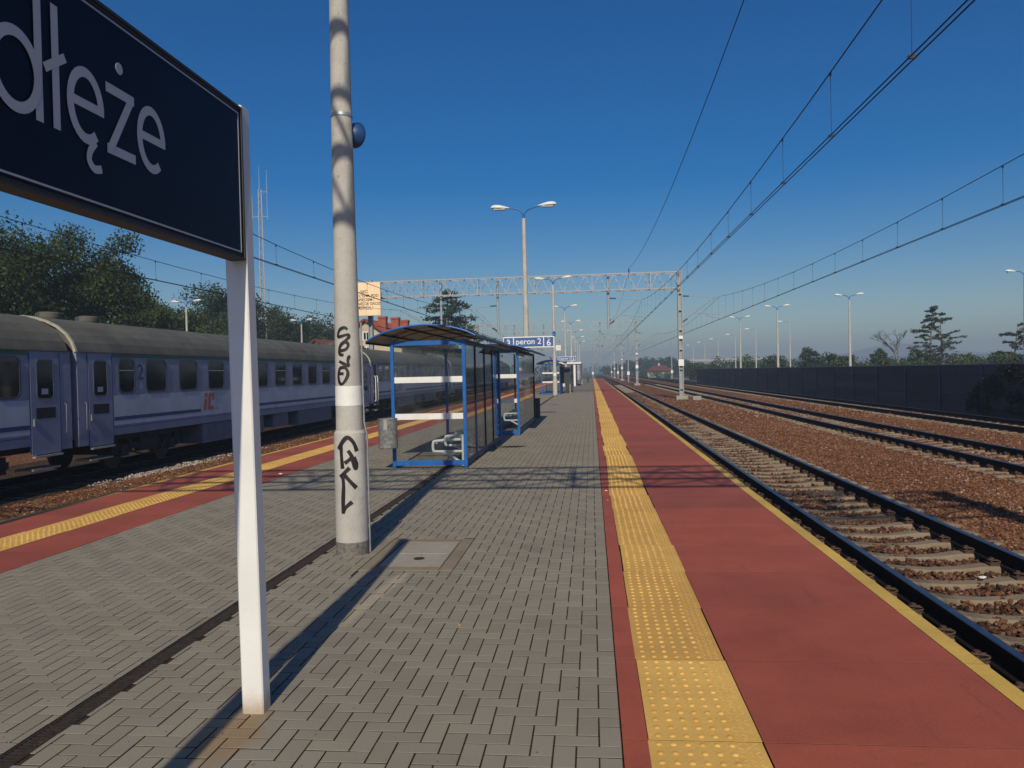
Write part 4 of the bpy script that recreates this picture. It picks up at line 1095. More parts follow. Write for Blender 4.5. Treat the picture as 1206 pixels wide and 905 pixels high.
# ================================================================== TRAIN
def rrect(y0, y1, z0, z1, r, n=5):
    out = []
    for cy, cz, a0 in ((y1-r, z0+r, -90), (y1-r, z1-r, 0), (y0+r, z1-r, 90), (y0+r, z0+r, 180)):
        for k in range(n+1): a = R(a0+90*k/n); out.append((cy+r*math.cos(a), cz+r*math.sin(a)))
    return out
CL = 26.25
def make_coach(label):
    root = thing('railway_coach', label, 'coach', group='coaches of the standing train')
    side = [(1.395, .97), (1.40, 1.1), (1.40, 2.75), (1.385, 3.15)]
    prof = [(-x, z) for x, z in side]+[(x, z) for x, z in reversed(side)]
    MB().ext_y(prof, .05, CL-.05).build('body', 'coach_blue', root)
    rp = [(1.385, 3.15), (1.36, 3.24), (1.30, 3.40), (1.16, 3.60), (.92, 3.80), (.62, 3.95), (.30, 4.05), (0, 4.09)]
    rp = rp+[(-x, z) for x, z in reversed(rp[:-1])]
    m = MB(); m.ext_y(rp, .10, CL-.10, 0, None, True, True); rf = m.build('roof', 'coach_roof', root)
    for y in (1.0, 2.6, CL-2.6, CL-1.0):
        m = MB(); m.lathe([(.28, 4.03), (.30, 4.10), (.30, 4.20), (.24, 4.24)], 14, (0, y)); m.build('roof_vent', 'coach_roof', rf)
    for y0, y1 in ((.02, .098),):
        m = MB(); v = []
        o_ = [(x*1.012, z*1.003) for x, z in rp]; i_ = [(x*.965, 3.15+(z-3.15)*.95) for x, z in rp]; n = len(rp)
        v = [(x, y0, z) for x, z in o_]+[(x, y0, z) for x, z in i_]+[(x, y1, z) for x, z in o_]+[(x, y1, z) for x, z in i_]
        f = [(i, i+1, n+i+1, n+i) for i in range(n-1)]+[(2*n+i, 3*n+i, 3*n+i+1, 2*n+i+1) for i in range(n-1)]+[(i, 2*n+i, 2*n+i+1, i+1) for i in range(n-1)]
        m.add(v, f); m.build('end_rim', 'coach_rim', root)
    XS = 1.401
    def strip(nm, y0, y1, z0, z1, mat, d=.004, par=root):
        m = MB(); m.box(XS, XS+d, y0, y1, z0, z1); return m.build(nm, mat, par)
    m = MB(); m.ext_y([(1.393, 3.045), (1.402, 3.045), (1.394, 3.149), (1.386, 3.149)], 1.55, CL-1.55); m.build('green_line', 'coach_green', root)
    for a, c in ((1.52, CL-1.52),):
        strip('white_band', a, c, 1.235, 2.02, 'coach_white')
    for a, c in ((1.53, 6.25), (8.6, CL-1.53)): strip('blue_stripe', a, c, 1.355, 1.455, 'coach_stripe', .0065)
    def window(y0, y1, z0, z1, split=True):
        o_ = rrect(y0, y1, z0, z1, .19); i_ = rrect(y0+.05, y1-.05, z0+.05, z1-.05, .15); n = len(o_)
        m = MB(); v = [(XS-.004, y, z) for y, z in o_]+[(XS+.014, y, z) for y, z in o_]+[(XS+.014, y, z) for y, z in i_]+[(XS-.002, y, z) for y, z in i_]
        m.add(v, [(l*n+k, l*n+(k+1)%n, (l+1)*n+(k+1)%n, (l+1)*n+k) for l in range(3) for k in range(n)]); w = m.build('window', 'coach_frame', root)
        m = MB(); m.add([(XS+.002, y, z) for y, z in rrect(y0+.03, y1-.03, z0+.03, z1-.03, .165)], [tuple(range(n))]); m.build('pane', 'coach_glass', w)
        if split: m = MB(); m.box(XS+.003, XS+.010, y0+.05, y1-.05, z1-.34, z1-.315); m.build('bar', 'frame_alu', w)
    W = [(1.76, 2.56), (3.07, 4.22)]+[(4.92+1.87*k, 6.10+1.87*k) for k in range(9)]+[(CL-4.10, CL-3.00), (CL-2.56, CL-1.76)]
    for k, (a, c) in enumerate(W): window(a, c, 2.06, 3.02, k in (0, 3, 6, 9))
    for y0 in (.48, CL-1.47):
        y1 = y0+.99
        m = MB(); m.ext_y([(1.388, .76), (1.408, .76), (1.408, 2.75), (1.397, 3.13), (1.380, 3.13)], y0, y1); d = m.build('door', 'coach_door', root)
        m = MB(); m.box(1.385, 1.404, y0-.035, y0-.003, .80, 3.10); m.box(1.385, 1.404, y1+.003, y1+.035, .80, 3.10); m.build('door_seal', 'coach_stripe', d)
        yc = (y0+y1)/2; o_ = rrect(yc-.27, yc+.27, 2.05, 2.93, .09); n = len(o_)
        m = MB(); m.add([(1.4100, y, z) for y, z in o_], [tuple(range(n))]); m.build('door_window', 'coach_glass', d)
        m = MB(); i_ = rrect(yc-.30, yc+.30, 2.02, 2.96, .11); m.add([(1.4085, y, z) for y, z in i_]+[(1.415, y, z) for y, z in i_]+[(1.415, y, z) for y, z in o_]+[(1.4085, y, z) for y, z in o_], [(l*n+k, l*n+(k+1)%n, (l+1)*n+(k+1)%n, (l+1)*n+k) for l in range(3) for k in range(n)]); m.build('window_frame', 'coach_skirt', d)
        m = MB(); m.box(1.4085, 1.411, yc-.33, yc+.33, 1.58, 1.83); m.build('grille', 'black_rubber', d)
        m = MB(); m.box(1.4085, 1.435, y0+.06, y0+.10, 1.42, 1.58); m.build('handle', 'frame_alu', d)
        m = MB(); m.box(1.39, 1.47, y0+.02, y1-.02, .69, .735); m.box(.95, 1.40, y0+.02, y1-.02, .40, .44); m.build('step', 'frame_alu', d)
        m = MB(); m.box(1.4115, 1.4125, yc-.13, yc+.09, 2.14, 2.27); m.build('sticker', 'logo_pale', d)
        e = y0-.17 if y0 < 3 else y1+.17
        m = MB(); m.tube([(1.41, e, 1.2), (1.45, e, 1.23), (1.45, e, 1.87), (1.41, e, 1.9)], .013, 6); m.build('handrail', 'coach_skirt', root)
    for y0, y1 in ((.05, .44), (CL-.44, CL-.05)):
        m = MB(); m.box(1.30, 1.394, y0, y1, .80, .968); m.build('valance', 'coach_blue', root)
    put_text('2', .62, 'coach_numeral', root, (XS+.006, 2.83, 2.44), (0,1,0), (0,0,1), ext=.001)
    m = MB(); m.box(XS, XS+.003, 2.76, 2.92, 2.18, 2.34); m.build('sticker', 'logo_pale', root)
    # iC emblem on the white band
    lg = MB()
    def quad(y0, z0, y1, z1, sh=.22): lg.add([(XS+.007, y0+sh*(z0-1.4), z0), (XS+.007, y1+sh*(z0-1.4), z0), (XS+.007, y1+sh*(z1-1.4), z1), (XS+.007, y0+sh*(z1-1.4), z1)], [(0,1,2,3)])
    quad(6.42, 1.40, 6.60, 1.76); quad(6.42, 1.82, 6.60, 1.95)
    quad(6.70, 1.40, 7.10, 1.52); quad(6.70, 1.521, 6.86, 1.829); quad(6.70, 1.83, 7.10, 1.95); quad(6.98, 1.71, 7.10, 1.829)
    lg.build('emblem', 'logo_orange', root)
    lg = MB(); quad(7.20, 1.40, 7.50, 1.48); quad(7.20, 1.52, 7.34, 1.95); quad(7.40, 1.60, 7.60, 1.74); quad(7.42, 1.82, 7.66, 1.95); lg.build('emblem_ghost', 'logo_pale', root)
    m = MB(); m.box(1.386, 1.412, .12, CL-.12, 3.135, 3.165); m.build('gutter', 'coach_roof', root)
    m = MB(); m.box(1.3965, 1.4035, 1.56, CL-1.56, 1.165, 1.180); m.build('seam', 'coach_stripe', root)
    # below the floor
    for y0, y1, z0, x in ((6.45, 11.3, .32, 1.36), (12.4, 14.0, .42, 1.30), (15.0, 19.4, .34, 1.36)):
        m = MB(); m.bbox(-x, x, y0, y1, z0, .969, .03); m.build('equipment_box', 'coach_skirt', root)
    m = MB(); m.box(-1.1, 1.1, .3, CL-.3, .80, .968); m.build('underframe', 'coach_under', root)
    for yc in (3.60, CL-3.60):
        m = MB()
        for s in (-1, 1):
            m.box(s*1.05-.07, s*1.05+.07, yc-1.75, yc+1.75, .50, .66)
            for e in (-1.25, 1.25):
                m.box(s*1.05-.10, s*1.05+.12, yc+e-.17, yc+e+.17, .34, .60)
                for q in (-.33, .33): m.cyl((s*1.08, yc+e+q, .40), (s*1.08, yc+e+q, .78), .085, .085, 10)
            m.box(s*1.05-.09, s*1.05+.09, yc-.45, yc+.45, .40, .80); m.tube(spline([(s*1.14, yc-.9, .45), (s*1.16, yc-.4, .32), (s*1.16, yc+.4, .32), (s*1.14, yc+.9, .45)], 4), .03, 6)
            m.cyl((s*1.16, yc+.55, .42), (s*1.16, yc+.95, .72), .05, .05, 8)
        m.box(-1.1, 1.1, yc-.25, yc+.25, .55, .80); bg = m.build('bogie', 'coach_under', root)
        for e in (-1.25, 1.25):
            for s in (-1, 1):
                m = MB(); n = 24; pr = [(.10, -.07), (.40, -.05), (.46, -.055), (.46, .05), (.485, .055), (.485, .075), (.1, .075)]
                v = [(s*(.7525-q), yc+e+r_*math.cos(6.2832*k/n), .462+r_*math.sin(6.2832*k/n)) for r_, q in pr for k in range(n)]
                m.add(v, [(l*n+k, l*n+(k+1)%n, (l+1)*n+(k+1)%n, (l+1)*n+k) for l in range(len(pr)-1) for k in range(n)]+[tuple(range(n)), tuple(range(len(v)-n, len(v)))], 0, False); m.build('wheel', 'rust_steel', bg)
            m = MB(); m.cyl((-.7, yc+e, .462), (.7, yc+e, .462), .08, .08, 10); m.build('axle', 'coach_under', bg)
    m = MB()
    for y0, y1, s in ((-.15, .05, -1), (CL-.05, CL+.15, 1)):
        m.box(-.75, .75, y0, y1, 1.1, 3.2)
        for x in (-.875, .875):
            m.cyl((x, .05 if s < 0 else CL-.05, 1.06), (x, -.10 if s < 0 else CL+.10, 1.06), .09, .09, 10); m.cyl((x, -.10 if s < 0 else CL+.10, 1.06), (x, -.14 if s < 0 else CL+.14, 1.06), .23, .23, 14)
    m.build('gangway', 'black_rubber', root)
    return root
CY = [-7.9, 18.5, 44.9, 71.3, 97.7]
CLAB = ['leftmost coach, cut by the picture edge, showing one window and door',
        'blue and white coach with the big 2 and orange emblem behind the white sign post',
        'coach seen through the nearest shelter, beginning at the open door beside the lamp post',
        'fourth coach of the train, small beyond the shelters', 'farthest coach of the train, dark and hazy']
co = make_coach(CLAB[1]); co.location = (-14.05, CY[1], -.745)
for k in (0, 2, 3, 4):
    c = dup(co, (-14.05, CY[k], -.745), CLAB[k], 'coaches of the standing train')
    if k == 2:
        m = MB(); m.box(1.4095, 1.4135, .52, 1.10, .80, 3.05); m.build('open_doorway', 'black_rubber', c)  # black sheet over the door leaf, the unlit interior put into its colour
        m = MB(); m.tube([(1.44, .60, .9), (1.50, .60, 1.0), (1.50, .60, 2.3), (1.44, .60, 2.4)], .028, 6); m.tube([(1.44, 1.06, .9), (1.50, 1.06, 1.0), (1.50, 1.06, 2.3), (1.44, 1.06, 2.4)], .028, 6); m.build('handrail', 'white_paint', c)

# ================================================================== RIGHT SIDE: NOISE BARRIER, LAMPS
FX = 15.8
fe = thing('noise_barrier', 'long dark noise barrier fence with posts beyond the right-hand tracks', 'fence', (FX, 0, 0))
pmesh = MB().bbox(-.09, .09, -.08, .08, -.75, 1.60, .01).mesh('post', 'fence_post')
smesh = [MB().bbox(-.05, .05, -1.918, 1.918, 0, .428, .012).mesh('panel', 'fence_panel'), MB().bbox(-.035, .05, -1.918, 1.918, 0, .428, .012).mesh('panel', 'fence_panel')]
cmesh = MB().box(-.075, .075, -1.918, 1.918, 0, .035).mesh('cap_rail', 'fence_cap')
yf = 22.1
while yf < 125:
    link('post', pmesh, fe, (0, yf, 0), (0, R(rnd.gauss(0, .15)), 0))
    if yf+4 < 126:
        for k in range(5): link('panel', smesh[(k+int(yf)) % 2], fe, (rnd.gauss(0, .003), yf+2, -.62+.4335*k), (0, 0, 0))
        link('cap_rail', cmesh, fe, (0, yf+2, 1.548))
    yf += 4.0

def single_lamp(label):
    root = thing('street_lamp', label, 'street lamp', group='single-headed street lamps along the road at right')
    MB().lathe([(.13, -.1), (.12, 1), (.06, 8.5), (.04, 8.55)], 12).build('shaft', 'pole_concrete', root)
    m = MB(); m.tube(spline([(0, 0, 8.5), (-.15, 0, 8.66), (-.6, 0, 8.72), (-1.0, 0, 8.74)], 4), .035, 6); m.build('arm', 'mast_grey', root)
    m = MB(); n = 8; v = []
    for x, w, h in ((-.95, .05, .05), (-1.15, .16, .12), (-1.5, .17, .14), (-1.75, .05, .05)):
        for k in range(n): a = 6.2832*k/n; v.append((x, math.cos(a)*w, 8.76+math.sin(a)*h*(1 if math.sin(a) > 0 else .3)))
    m.add(v, [(l*n+k, l*n+(k+1)%n, (l+1)*n+(k+1)%n, (l+1)*n+k) for l in range(3) for k in range(n)]+[tuple(range(n)), tuple(range(3*n, 4*n))], 0, True); m.build('lamp_head', 'lamp_head', root)
    return root
GR = 'tall twin lamps beyond the noise barrier'
for k, (x, y, l) in enumerate(((28.6, 56, 'twin lamp cut by the right picture edge beyond the fence'), (21.9, 70.5, 'tall twin lamp standing alone above the fence, left of the pines'),
                               (18.3, 81, 'twin lamp beyond the fence next to a slimmer street lamp'), (17.6, 97, 'twin lamp beyond the far half of the fence, leftmost twin there'))):
    o = dup(lamp0, (x, y, -.1), l, GR)
    for ch in list(o.children):
        if ch.name.split('.')[0] in ('graffiti', 'conduit', 'white_band', 'base_band', 'clamp_band'): bpy.data.objects.remove(ch)
o = None
for k, (x, y) in enumerate(((26.2, 109), (25.6, 128), (25.8, 147), (26, 168), (25.9, 187), (25.8, 207))):
    l = ['nearest', 'second', 'third', 'fourth', 'fifth', 'sixth and farthest'][k]+' of the single street lamps in a row beyond the fence'
    if o is None: o = single_lamp(l); o.location = (x, y, -1.15)
    else: dup(o, (x, y, -1.15), l)
# lamps of the platform behind the train
for k, (x, y, l) in enumerate(((-31.1, 59, 'twin lamp behind the train to the left of the white sign post'), (-30.5, 82, 'twin lamp behind the train between the sign post and the graffiti lamp post'))):
    q = dup(lamp0, (x, y, .0), l, 'twin lamps behind the train')
    for ch in list(q.children):
        if ch.name.split('.')[0] in ('graffiti', 'conduit', 'clamp_band'): bpy.data.objects.remove(ch)
for o_ in list(bpy.data.objects):       # the writing belongs to the first post only
    pass
b = MB(); b.box(-34.2, -26.8, 20, 130, -1.2, -.02); tag(b.build('far_platform', 'wall_concrete'), kind='structure')

# ================================================================== TREES
def limb_tubes(m, rs, base, h, r, nl, spread, up=.6, z0=.35):
    tips = []
    bend = (rs.uniform(-.3, .3), rs.uniform(-.3, .3))
    path = spline([(base[0], base[1], base[2]), (base[0]+bend[0]*.4, base[1]+bend[1]*.4, base[2]+h*.35), (base[0]+bend[0], base[1]+bend[1], base[2]+h*.7), (base[0]+bend[0]*1.2, base[1]+bend[1]*1.2, base[2]+h)], 3)
    m.tube(path, [r*(1-.85*k/(len(path)-1)) for k in range(len(path))], 7)
    for i in range(nl):
        t = rs.uniform(z0, .95); p = path[int(t*(len(path)-1))]; a = rs.uniform(0, 6.283); L = spread*rs.uniform(.5, 1)*(1.15-t*.6)
        q = p+Vector((math.cos(a)*L, math.sin(a)*L, L*up*rs.uniform(.3, 1.2))); mid = p.lerp(q, .5)+Vector((0, 0, .12*L))
        m.tube(spline([p, mid, q], 3), [r*.38*(1-.12*k) for k in range(7)], 5); tips.append(q)
    return tips
def leaves(centers, radii, per, size, rs, squash=.8, shell=.55):
    C = np.repeat(np.array(centers), per, 0); Rr = np.repeat(np.array(radii), per, 0)[:, None]
    n = len(C); d = rs.normal(0, 1, (n, 3)); d /= np.linalg.norm(d, axis=1)[:, None]
    rad = shell+(1-shell)*rs.random((n, 1))**.7; rad *= rs.uniform(.55, 1.12, (n, 1))
    P = C+d*Rr*rad*np.array([1, 1, squash])
    a = d+rs.normal(0, .7, (n, 3)); a /= np.linalg.norm(a, axis=1)[:, None]
    t = np.cross(a, rs.normal(0, 1, (n, 3))); t /= np.linalg.norm(t, axis=1)[:, None]; u = np.cross(a, t)
    s = (size*rs.uniform(.55, 1.25, (n, 1)))
    V = np.stack([P-t*s*.5, P+u*s*.32, P+t*s*.6, P-u*s*.32], 1)
    return V.reshape(-1, 3), np.arange(n*4).reshape(-1, 4)
def leafy(name, label, loc, h, rx, rz, nclump, per, size, mat, seed, cat='tree', group=None, low=.25, trunk='bark'):
    rs = np.random.default_rng(seed); pr = random.Random(seed)
    root = thing(name, label, cat, loc, group=group)
    m = MB(); tips = limb_tubes(m, pr, (0, 0, -.1), h*.80, max(.06, h*.022), 9, rx*.75, .7, low); m.build('trunk', trunk, root)
    cz = h-rz; cs = []; rr = []
    for k in range(nclump):
        d = rs.normal(0, 1, 3); d /= np.linalg.norm(d); f = rs.uniform(.35, .86)
        c = np.array([d[0]*rx*f, d[1]*rx*f, cz+d[2]*rz*f]); cs.append(c); rr.append(rx*rs.uniform(.26, .42))
    for t in tips:
        if t.z > h*.3: cs.append(np.array(t)); rr.append(rx*rs.uniform(.18, .28))
    V, F = leaves(cs, rr, per, size, rs)
    big_mesh('crown', V, F, mat, root, False, 4)
    return root
GT = 'broadleaf trees behind the train'
G0 = -1.15
TL = [((-31.9, 38), 12.4, 5.2, 5.2, 'dark broadleaf tree at the far left picture edge above the train', 'leaf_deep'),
      ((-31.8, 43), 12.2, 4.6, 5.4, 'full dark green tree behind the train, left of the tallest crown', 'leaf_mid'),
      ((-30.0, 46), 13.0, 4.0, 6.2, 'tallest rounded tree above the train in front of the left coaches', 'leaf_deep'),
      ((-33.2, 56), 10.0, 3.0, 4.2, 'tree stepping down to the right of the tallest rounded crown', 'leaf_mid'),
      ((-29.6, 56), 8.6, 3.4, 3.6, 'lower olive-green tree just left of the lamp behind the train', 'leaf_mid'),
      ((-30.5, 64), 11.2, 4.4, 4.6, 'bluish green tree immediately left of the white sign post', 'leaf_blue'),
      ((-33.5, 72), 9.6, 4.0, 4.0, 'shaded tree behind the radio mast', 'leaf_deep'),
      ((-32.2, 80), 11.4, 3.9, 5.0, 'pointed dark tree between the radio mast and the lamp', 'leaf_deep'),
      ((-32.0, 92), 10.6, 4.3, 4.4, 'tree right of the lamp, left of the graffiti lamp post', 'leaf_blue'),
      ((-34.0, 103), 9.6, 4.0, 4.0, 'tree in front of the beige house gable end', 'leaf_deep'),
      ((-30.5, 122), 11.0, 5.0, 4.6, 'tree behind the red roof of the house', 'leaf_deep'),
      ((-25.0, 128), 10.6, 4.4, 4.6, 'small distant tree right of the house chimneys', 'leaf_blue')]
for k, ((x, y), h, rx, rz, lab, mat) in enumerate(TL):
    if k > 3: x, y, h, rx, rz = x*1.22, y*1.22, (h-2.8)*1.22+2.8, rx*1.18, rz*1.18
    leafy('broadleaf_tree', lab, (x, y, G0), h, rx, rz, 70, (480 if k < 4 else 320) if k < 8 else 140, (.20 if k < 4 else .26) if k < 8 else .40, mat, 100+k, group=GT)
tag(link('undergrowth', None), None)
bpy.data.objects.remove(bpy.data.objects['undergrowth'])
rs = np.random.default_rng(5); cs = [np.array([rs.uniform(-40, -33), y, rs.uniform(-.5, 2.6)]) for y in np.arange(22, 140, .8)]
V, F = leaves(cs, [1.9]*len(cs), 60, .5, rs); tag(big_mesh('undergrowth', V, F, 'leaf_deep', None, False, 4), 'dense green undergrowth filling the gaps under the trees behind the train', 'undergrowth', kind='stuff')

def conifer(name, label, loc, h, rad, tiers, per, mat, seed, droop=-.1, flat=.35, z0=.2, tuft=.55, sparse=.9, lean=0, cat='tree', trunk='bark', top=.12, lf=.34):
    rs = np.random.default_rng(seed); pr = random.Random(seed); root = thing(name, label, cat, loc)
    m = MB(); path = spline([(0, 0, -.1), (lean*.3, 0, h*.4), (lean*.7, 0, h*.75), (lean, 0, h)], 4)
    m.tube(path, [max(.025, h*.018*(1-.92*k/(len(path)-1))) for k in range(len(path))], 7); cs = []; rr = []
    for t in range(tiers):
        f = z0+(1-z0)*t/(tiers-1)*.97; p = path[min(len(path)-1, int(f*(len(path)-1)))].copy(); p.z = h*f
        L0 = rad*(top+(1-top)*(1-f)**.8)
        for b_ in range(pr.choice((2, 3, 3, 4))):
            if pr.random() > sparse: continue
            a = pr.uniform(0, 6.283); L = L0*pr.uniform(.55, 1.15)
            q = p+Vector((math.cos(a)*L, math.sin(a)*L, L*pr.uniform(droop-.15, droop+.25))); mid = p.lerp(q, .5)+Vector((0, 0, .08*L))
            br = spline([p, mid, q], 4); m.tube(br, [.05*h/9*(1-.1*k) for k in range(len(br))], 5)
            for k in range(2, len(br)):
                for e in range(2): cs.append(np.array(br[k])+rs.normal(0, .12*L/2, 3)*np.array([1, 1, .4])); rr.append(tuft*pr.uniform(.6, 1.1))
    m.build('trunk', trunk, root)
    V, F = leaves(cs, rr, per, lf, rs, flat, .2); big_mesh('crown', V, F, mat, root, False, 4)
    return root
conifer('larch_tree', 'tall sparse larch with drooping limbs behind the nearest gantry beam', (-18.9, 105, G0), 13.8, 8.6, 19, 15, 'leaf_blue', 21, -.12, .5, .22, 1.0, .95, top=.12)
conifer('pine_tree', 'taller of the two sparse pines above the fence, on the left', (44.2, 110, G0), 10.2, 3.3, 14, 11, 'needle', 22, .18, .55, .3, .36, .7, .5, trunk='bark_pale', top=.35, lf=.22)
conifer('pine_tree', 'right-hand sparse pine above the fence with long level boughs', (46.2, 110.5, G0), 9.3, 5.2, 12, 11, 'needle', 23, .06, .5, .25, .36, .62, -.4, trunk='bark_pale', top=.35, lf=.22)
conifer('pine_tree', 'windswept thin pine near the right picture edge', (49.6, 100, G0), 7.0, 3.4, 9, 12, 'needle', 24, .15, .5, .35, .38, .7, .6, trunk='bark_pale', top=.45, lf=.22)
def bare_tree(label, loc, h, seed):
    pr = random.Random(seed); root = thing('bare_tree', label, 'tree', loc); m = MB(); tw = MB()
    def grow(p, d, L, r, lv):
        q = p+d*L; mid = p.lerp(q, .5)+Vector((pr.uniform(-.12, .12)*L, pr.uniform(-.12, .12)*L, 0))
        (m if lv < 3 else tw).tube(spline([p, mid, q], 3), [r*(1-.06*k) for k in range(7)], 5 if lv < 3 else 4)
        if lv < 5:
            for k in range(2 if lv < 1 else 3):
                nd = (d+Vector((pr.uniform(-.8, .8), pr.uniform(-.8, .8), pr.uniform(-.15, .5)))).normalized(); grow(q, nd, L*pr.uniform(.6, .8), r*.62, lv+1)
    grow(Vector((0, 0, -.1)), Vector((.05, 0, 1)), h*.36, .17, 0)
    m.build('trunk', 'bark_pale', root); tw.build('twigs', 'twig_dry', root)
bare_tree('bare leafless tree just left of the two pines', (41.2, 112, G0), 7.2, 31)
GB = 'bushes and small trees beyond the fence'
BU = [((25.5, 162), 4.9, 3.4, 'leaf_mid', 'low bush at the far left end of the hedge, next to the bridge'), ((28.9, 151), 5.2, 3.8, 'leaf_mid', 'rounded bush between the second and third street lamps'),
      ((31.6, 141), 5.5, 3.2, 'leaf_deep', 'dark bush behind the nearest single street lamp'), ((31.9, 121), 5.8, 2.3, 'leaf_blue', 'dark pointed bushy tree, tallest left of the lone twin lamp'),
      ((33.9, 119), 5.4, 2.4, 'leaf_deep', 'dark rounded bush just left of the lone twin lamp'), ((33.6, 110), 4.6, 2.2, 'leaf_mid', 'light green bush behind the lone twin lamp'),
      ((36.2, 105), 4.1, 2.2, 'leaf_mid', 'light green bush right of the lone twin lamp'), ((37.5, 109), 5.5, 1.2, 'leaf_blue', 'slim small tree poking above the hedge right of the lone twin lamp'),
      ((42.2, 107), 4.6, 2.3, 'leaf_deep', 'dark bush at the foot of the taller pine'), ((44.8, 103), 4.0, 2.2, 'needle', 'brownish scrub below the right-hand pine'),
      ((41.9, 95), 3.8, 2.0, 'leaf_mid', 'light bush right of the pines'), ((44.9, 93), 3.7, 2.1, 'leaf_mid', 'light bush between the pines and the windswept pine'), ((45.9, 90), 3.9, 2.0, 'needle', 'scrubby bush under the windswept pine'),
      ((39.4, 104), 4.0, 2.0, 'leaf_mid', 'light green bush at the foot of the bare tree'), ((22.6, 178), 4.6, 3.2, 'leaf_mid', 'small bush beside the pale road past the fence end')]
for k, ((x, y), h, rx, mat, lab) in enumerate(BU): leafy('bush', lab, (x, y, G0), h, rx, h*.46, 26, 70, .34, mat, 200+k, 'bush', GB, .1)
GF = 'distant trees at the end of the line'
FT = [((13.7, 430), 6.4, 5, 'farthest tree, right beside the vanishing tracks'), ((19, 405), 8.0, 5.5, 'distant tree second from the vanishing tracks'), ((24, 385), 9.0, 6, 'rounded distant tree left of the dark red roof'),
      ((30.6, 402), 8.0, 6, 'distant tree just behind the dark red roof'), ((32.5, 352), 8.6, 5.5, 'tallest distant tree right of the dark red roof'), ((36, 335), 6.8, 5, 'distant tree nearest the gantry post'), ((41, 345), 6.4, 5, 'distant tree right of the gantry post'), ((8.3, 455), 5.4, 4, 'low distant tree straddling the end of the rails')]
for k, ((x, y), h, rx, lab) in enumerate(FT): leafy('distant_tree', lab, (x, y, G0), h, rx, h*.5, 26, 55, .8, 'leaf_deep', 300+k, group=GF, low=.1)
rs = np.random.default_rng(6); cs = []; rr = []
for x in np.arange(-420, 520, 4.0):
    y = 620+40*math.sin(x*.02)+rs.uniform(-8, 8); cs.append(np.array([x, y, rs.uniform(1.0, 5.0)])); rr.append(rs.uniform(3.5, 5.5))
for x in np.arange(-60, -14, 2.5): cs.append(np.array([x, 300+rs.uniform(-15, 15), rs.uniform(1, 6)])); rr.append(rs.uniform(2.5, 4))
for x in np.arange(38, 150, 2.5): cs.append(np.array([x, 190+rs.uniform(-15, 15)+(x-38)*.2, rs.uniform(-.5, 1.6)])); rr.append(rs.uniform(1.6, 2.4))
V, F = leaves(cs, rr, 70, 1.1, rs, .8); tag(big_mesh('far_woods', V, F, 'leaf_deep', None, False, 4), 'band of distant woods along the horizon', 'woods', kind='stuff')
rs = np.random.default_rng(16); cs = []; rr = []
for k in range(330):
    t_ = rs.random(); x = 22+34*t_+rs.uniform(-1, 1); y = 185-92*t_+rs.uniform(-5, 5); cs.append(np.array([x, y, rs.uniform(-.6, 1.9+.5*math.sin(k))])); rr.append(rs.uniform(.9, 1.6))
for k in range(60): cs.append(np.array([rs.uniform(13, 36), rs.uniform(238, 252), rs.uniform(-1, .6)])); rr.append(rs.uniform(1.0, 1.6))
V, F = leaves(cs, rr, 70, .38, rs, .85); tag(big_mesh('hedge', V, F, 'leaf_mid', None, False, 4), 'continuous green hedge just showing above the noise barrier', 'hedge', kind='stuff')
# ivy on the barrier
rs = np.random.default_rng(8); cs = []; rr = []
for k in range(150):
    y = rs.uniform(22, 35.2); top = 1.45-max(0, (y-33.2))*.55
    cs.append(np.array([FX-.16, y, rs.uniform(-.35, max(-.2, top))])); rr.append(.30)
V, F = leaves(cs, rr, 60, .11, rs, 1.0, .2); V[:, 0] = FX-.09-np.abs(V[:, 0]-(FX-.16))*.6
tag(big_mesh('ivy', V, F, 'leaf_dark', None, False, 4), 'dark climbing ivy covering the barrier at the right picture edge', 'ivy')

# ================================================================== HOUSES, MAST, ROAD, BRIDGE, HILLS
def gable_house(name, label, loc, rotz, W, D, eave, ridge, wall, roof, chim, wins):
    root = thing(name, label, 'house', loc, (0, 0, rotz))
    m = MB(); w = W/2
    v = [(-w, 0, -.1), (w, 0, -.1), (w, 0, eave), (0, 0, ridge), (-w, 0, eave), (-w, D, -.1), (w, D, -.1), (w, D, eave), (0, D, ridge), (-w, D, eave)]
    m.add(v, [(0,1,2,3,4), (9,8,7,6,5), (1,6,7,2), (5,0,4,9)]); m.build('wall', wall, root)
    rf = None; k = (ridge-eave)/w
    for s in (-1, 1):
        m = MB(); o_ = .5
        a = [(s*.02, -o_, ridge+.06), (s*(w+o_), -o_, eave-o_*k+.06), (s*(w+o_), D+o_, eave-o_*k+.06), (s*.02, D+o_, ridge+.06)]
        m.add(a+[(x, y, z+.16) for x, y, z in a], [(0,1,2,3), (7,6,5,4), (0,4,5,1), (1,5,6,2), (2,6,7,3), (3,7,4,0)])
        for t in np.arange(0, D+2*o_, .42): m.bar((s*.1, -o_+t, ridge+.22), (s*(w+o_), -o_+t, eave-o_*k+.23), .10, .07)
        rf = m.build('roof', roof, root)
    for cx, cy, hh in chim:
        m = MB(); m.box(cx-.45, cx+.45, cy-.35, cy+.35, ridge-abs(cx)*k-.4, hh); m.box(cx-.52, cx+.52, cy-.42, cy+.42, hh-.25, hh-.08); m.build('chimney', 'chimney_brick', rf)
    for x, z, ww, hh in wins:
        m = MB(); m.box(x-ww/2-.1, x+ww/2+.1, -.06, -.003, z-.1, z+hh+.1); f = m.build('window', 'sign_white', root)
        for q in (-1, 1):
            m = MB(); m.box(x+q*ww/4-ww/4+.04, x+q*ww/4+ww/4-.04, -.075, -.062, z, z+hh); m.build('pane', 'coach_glass', f)
    return root
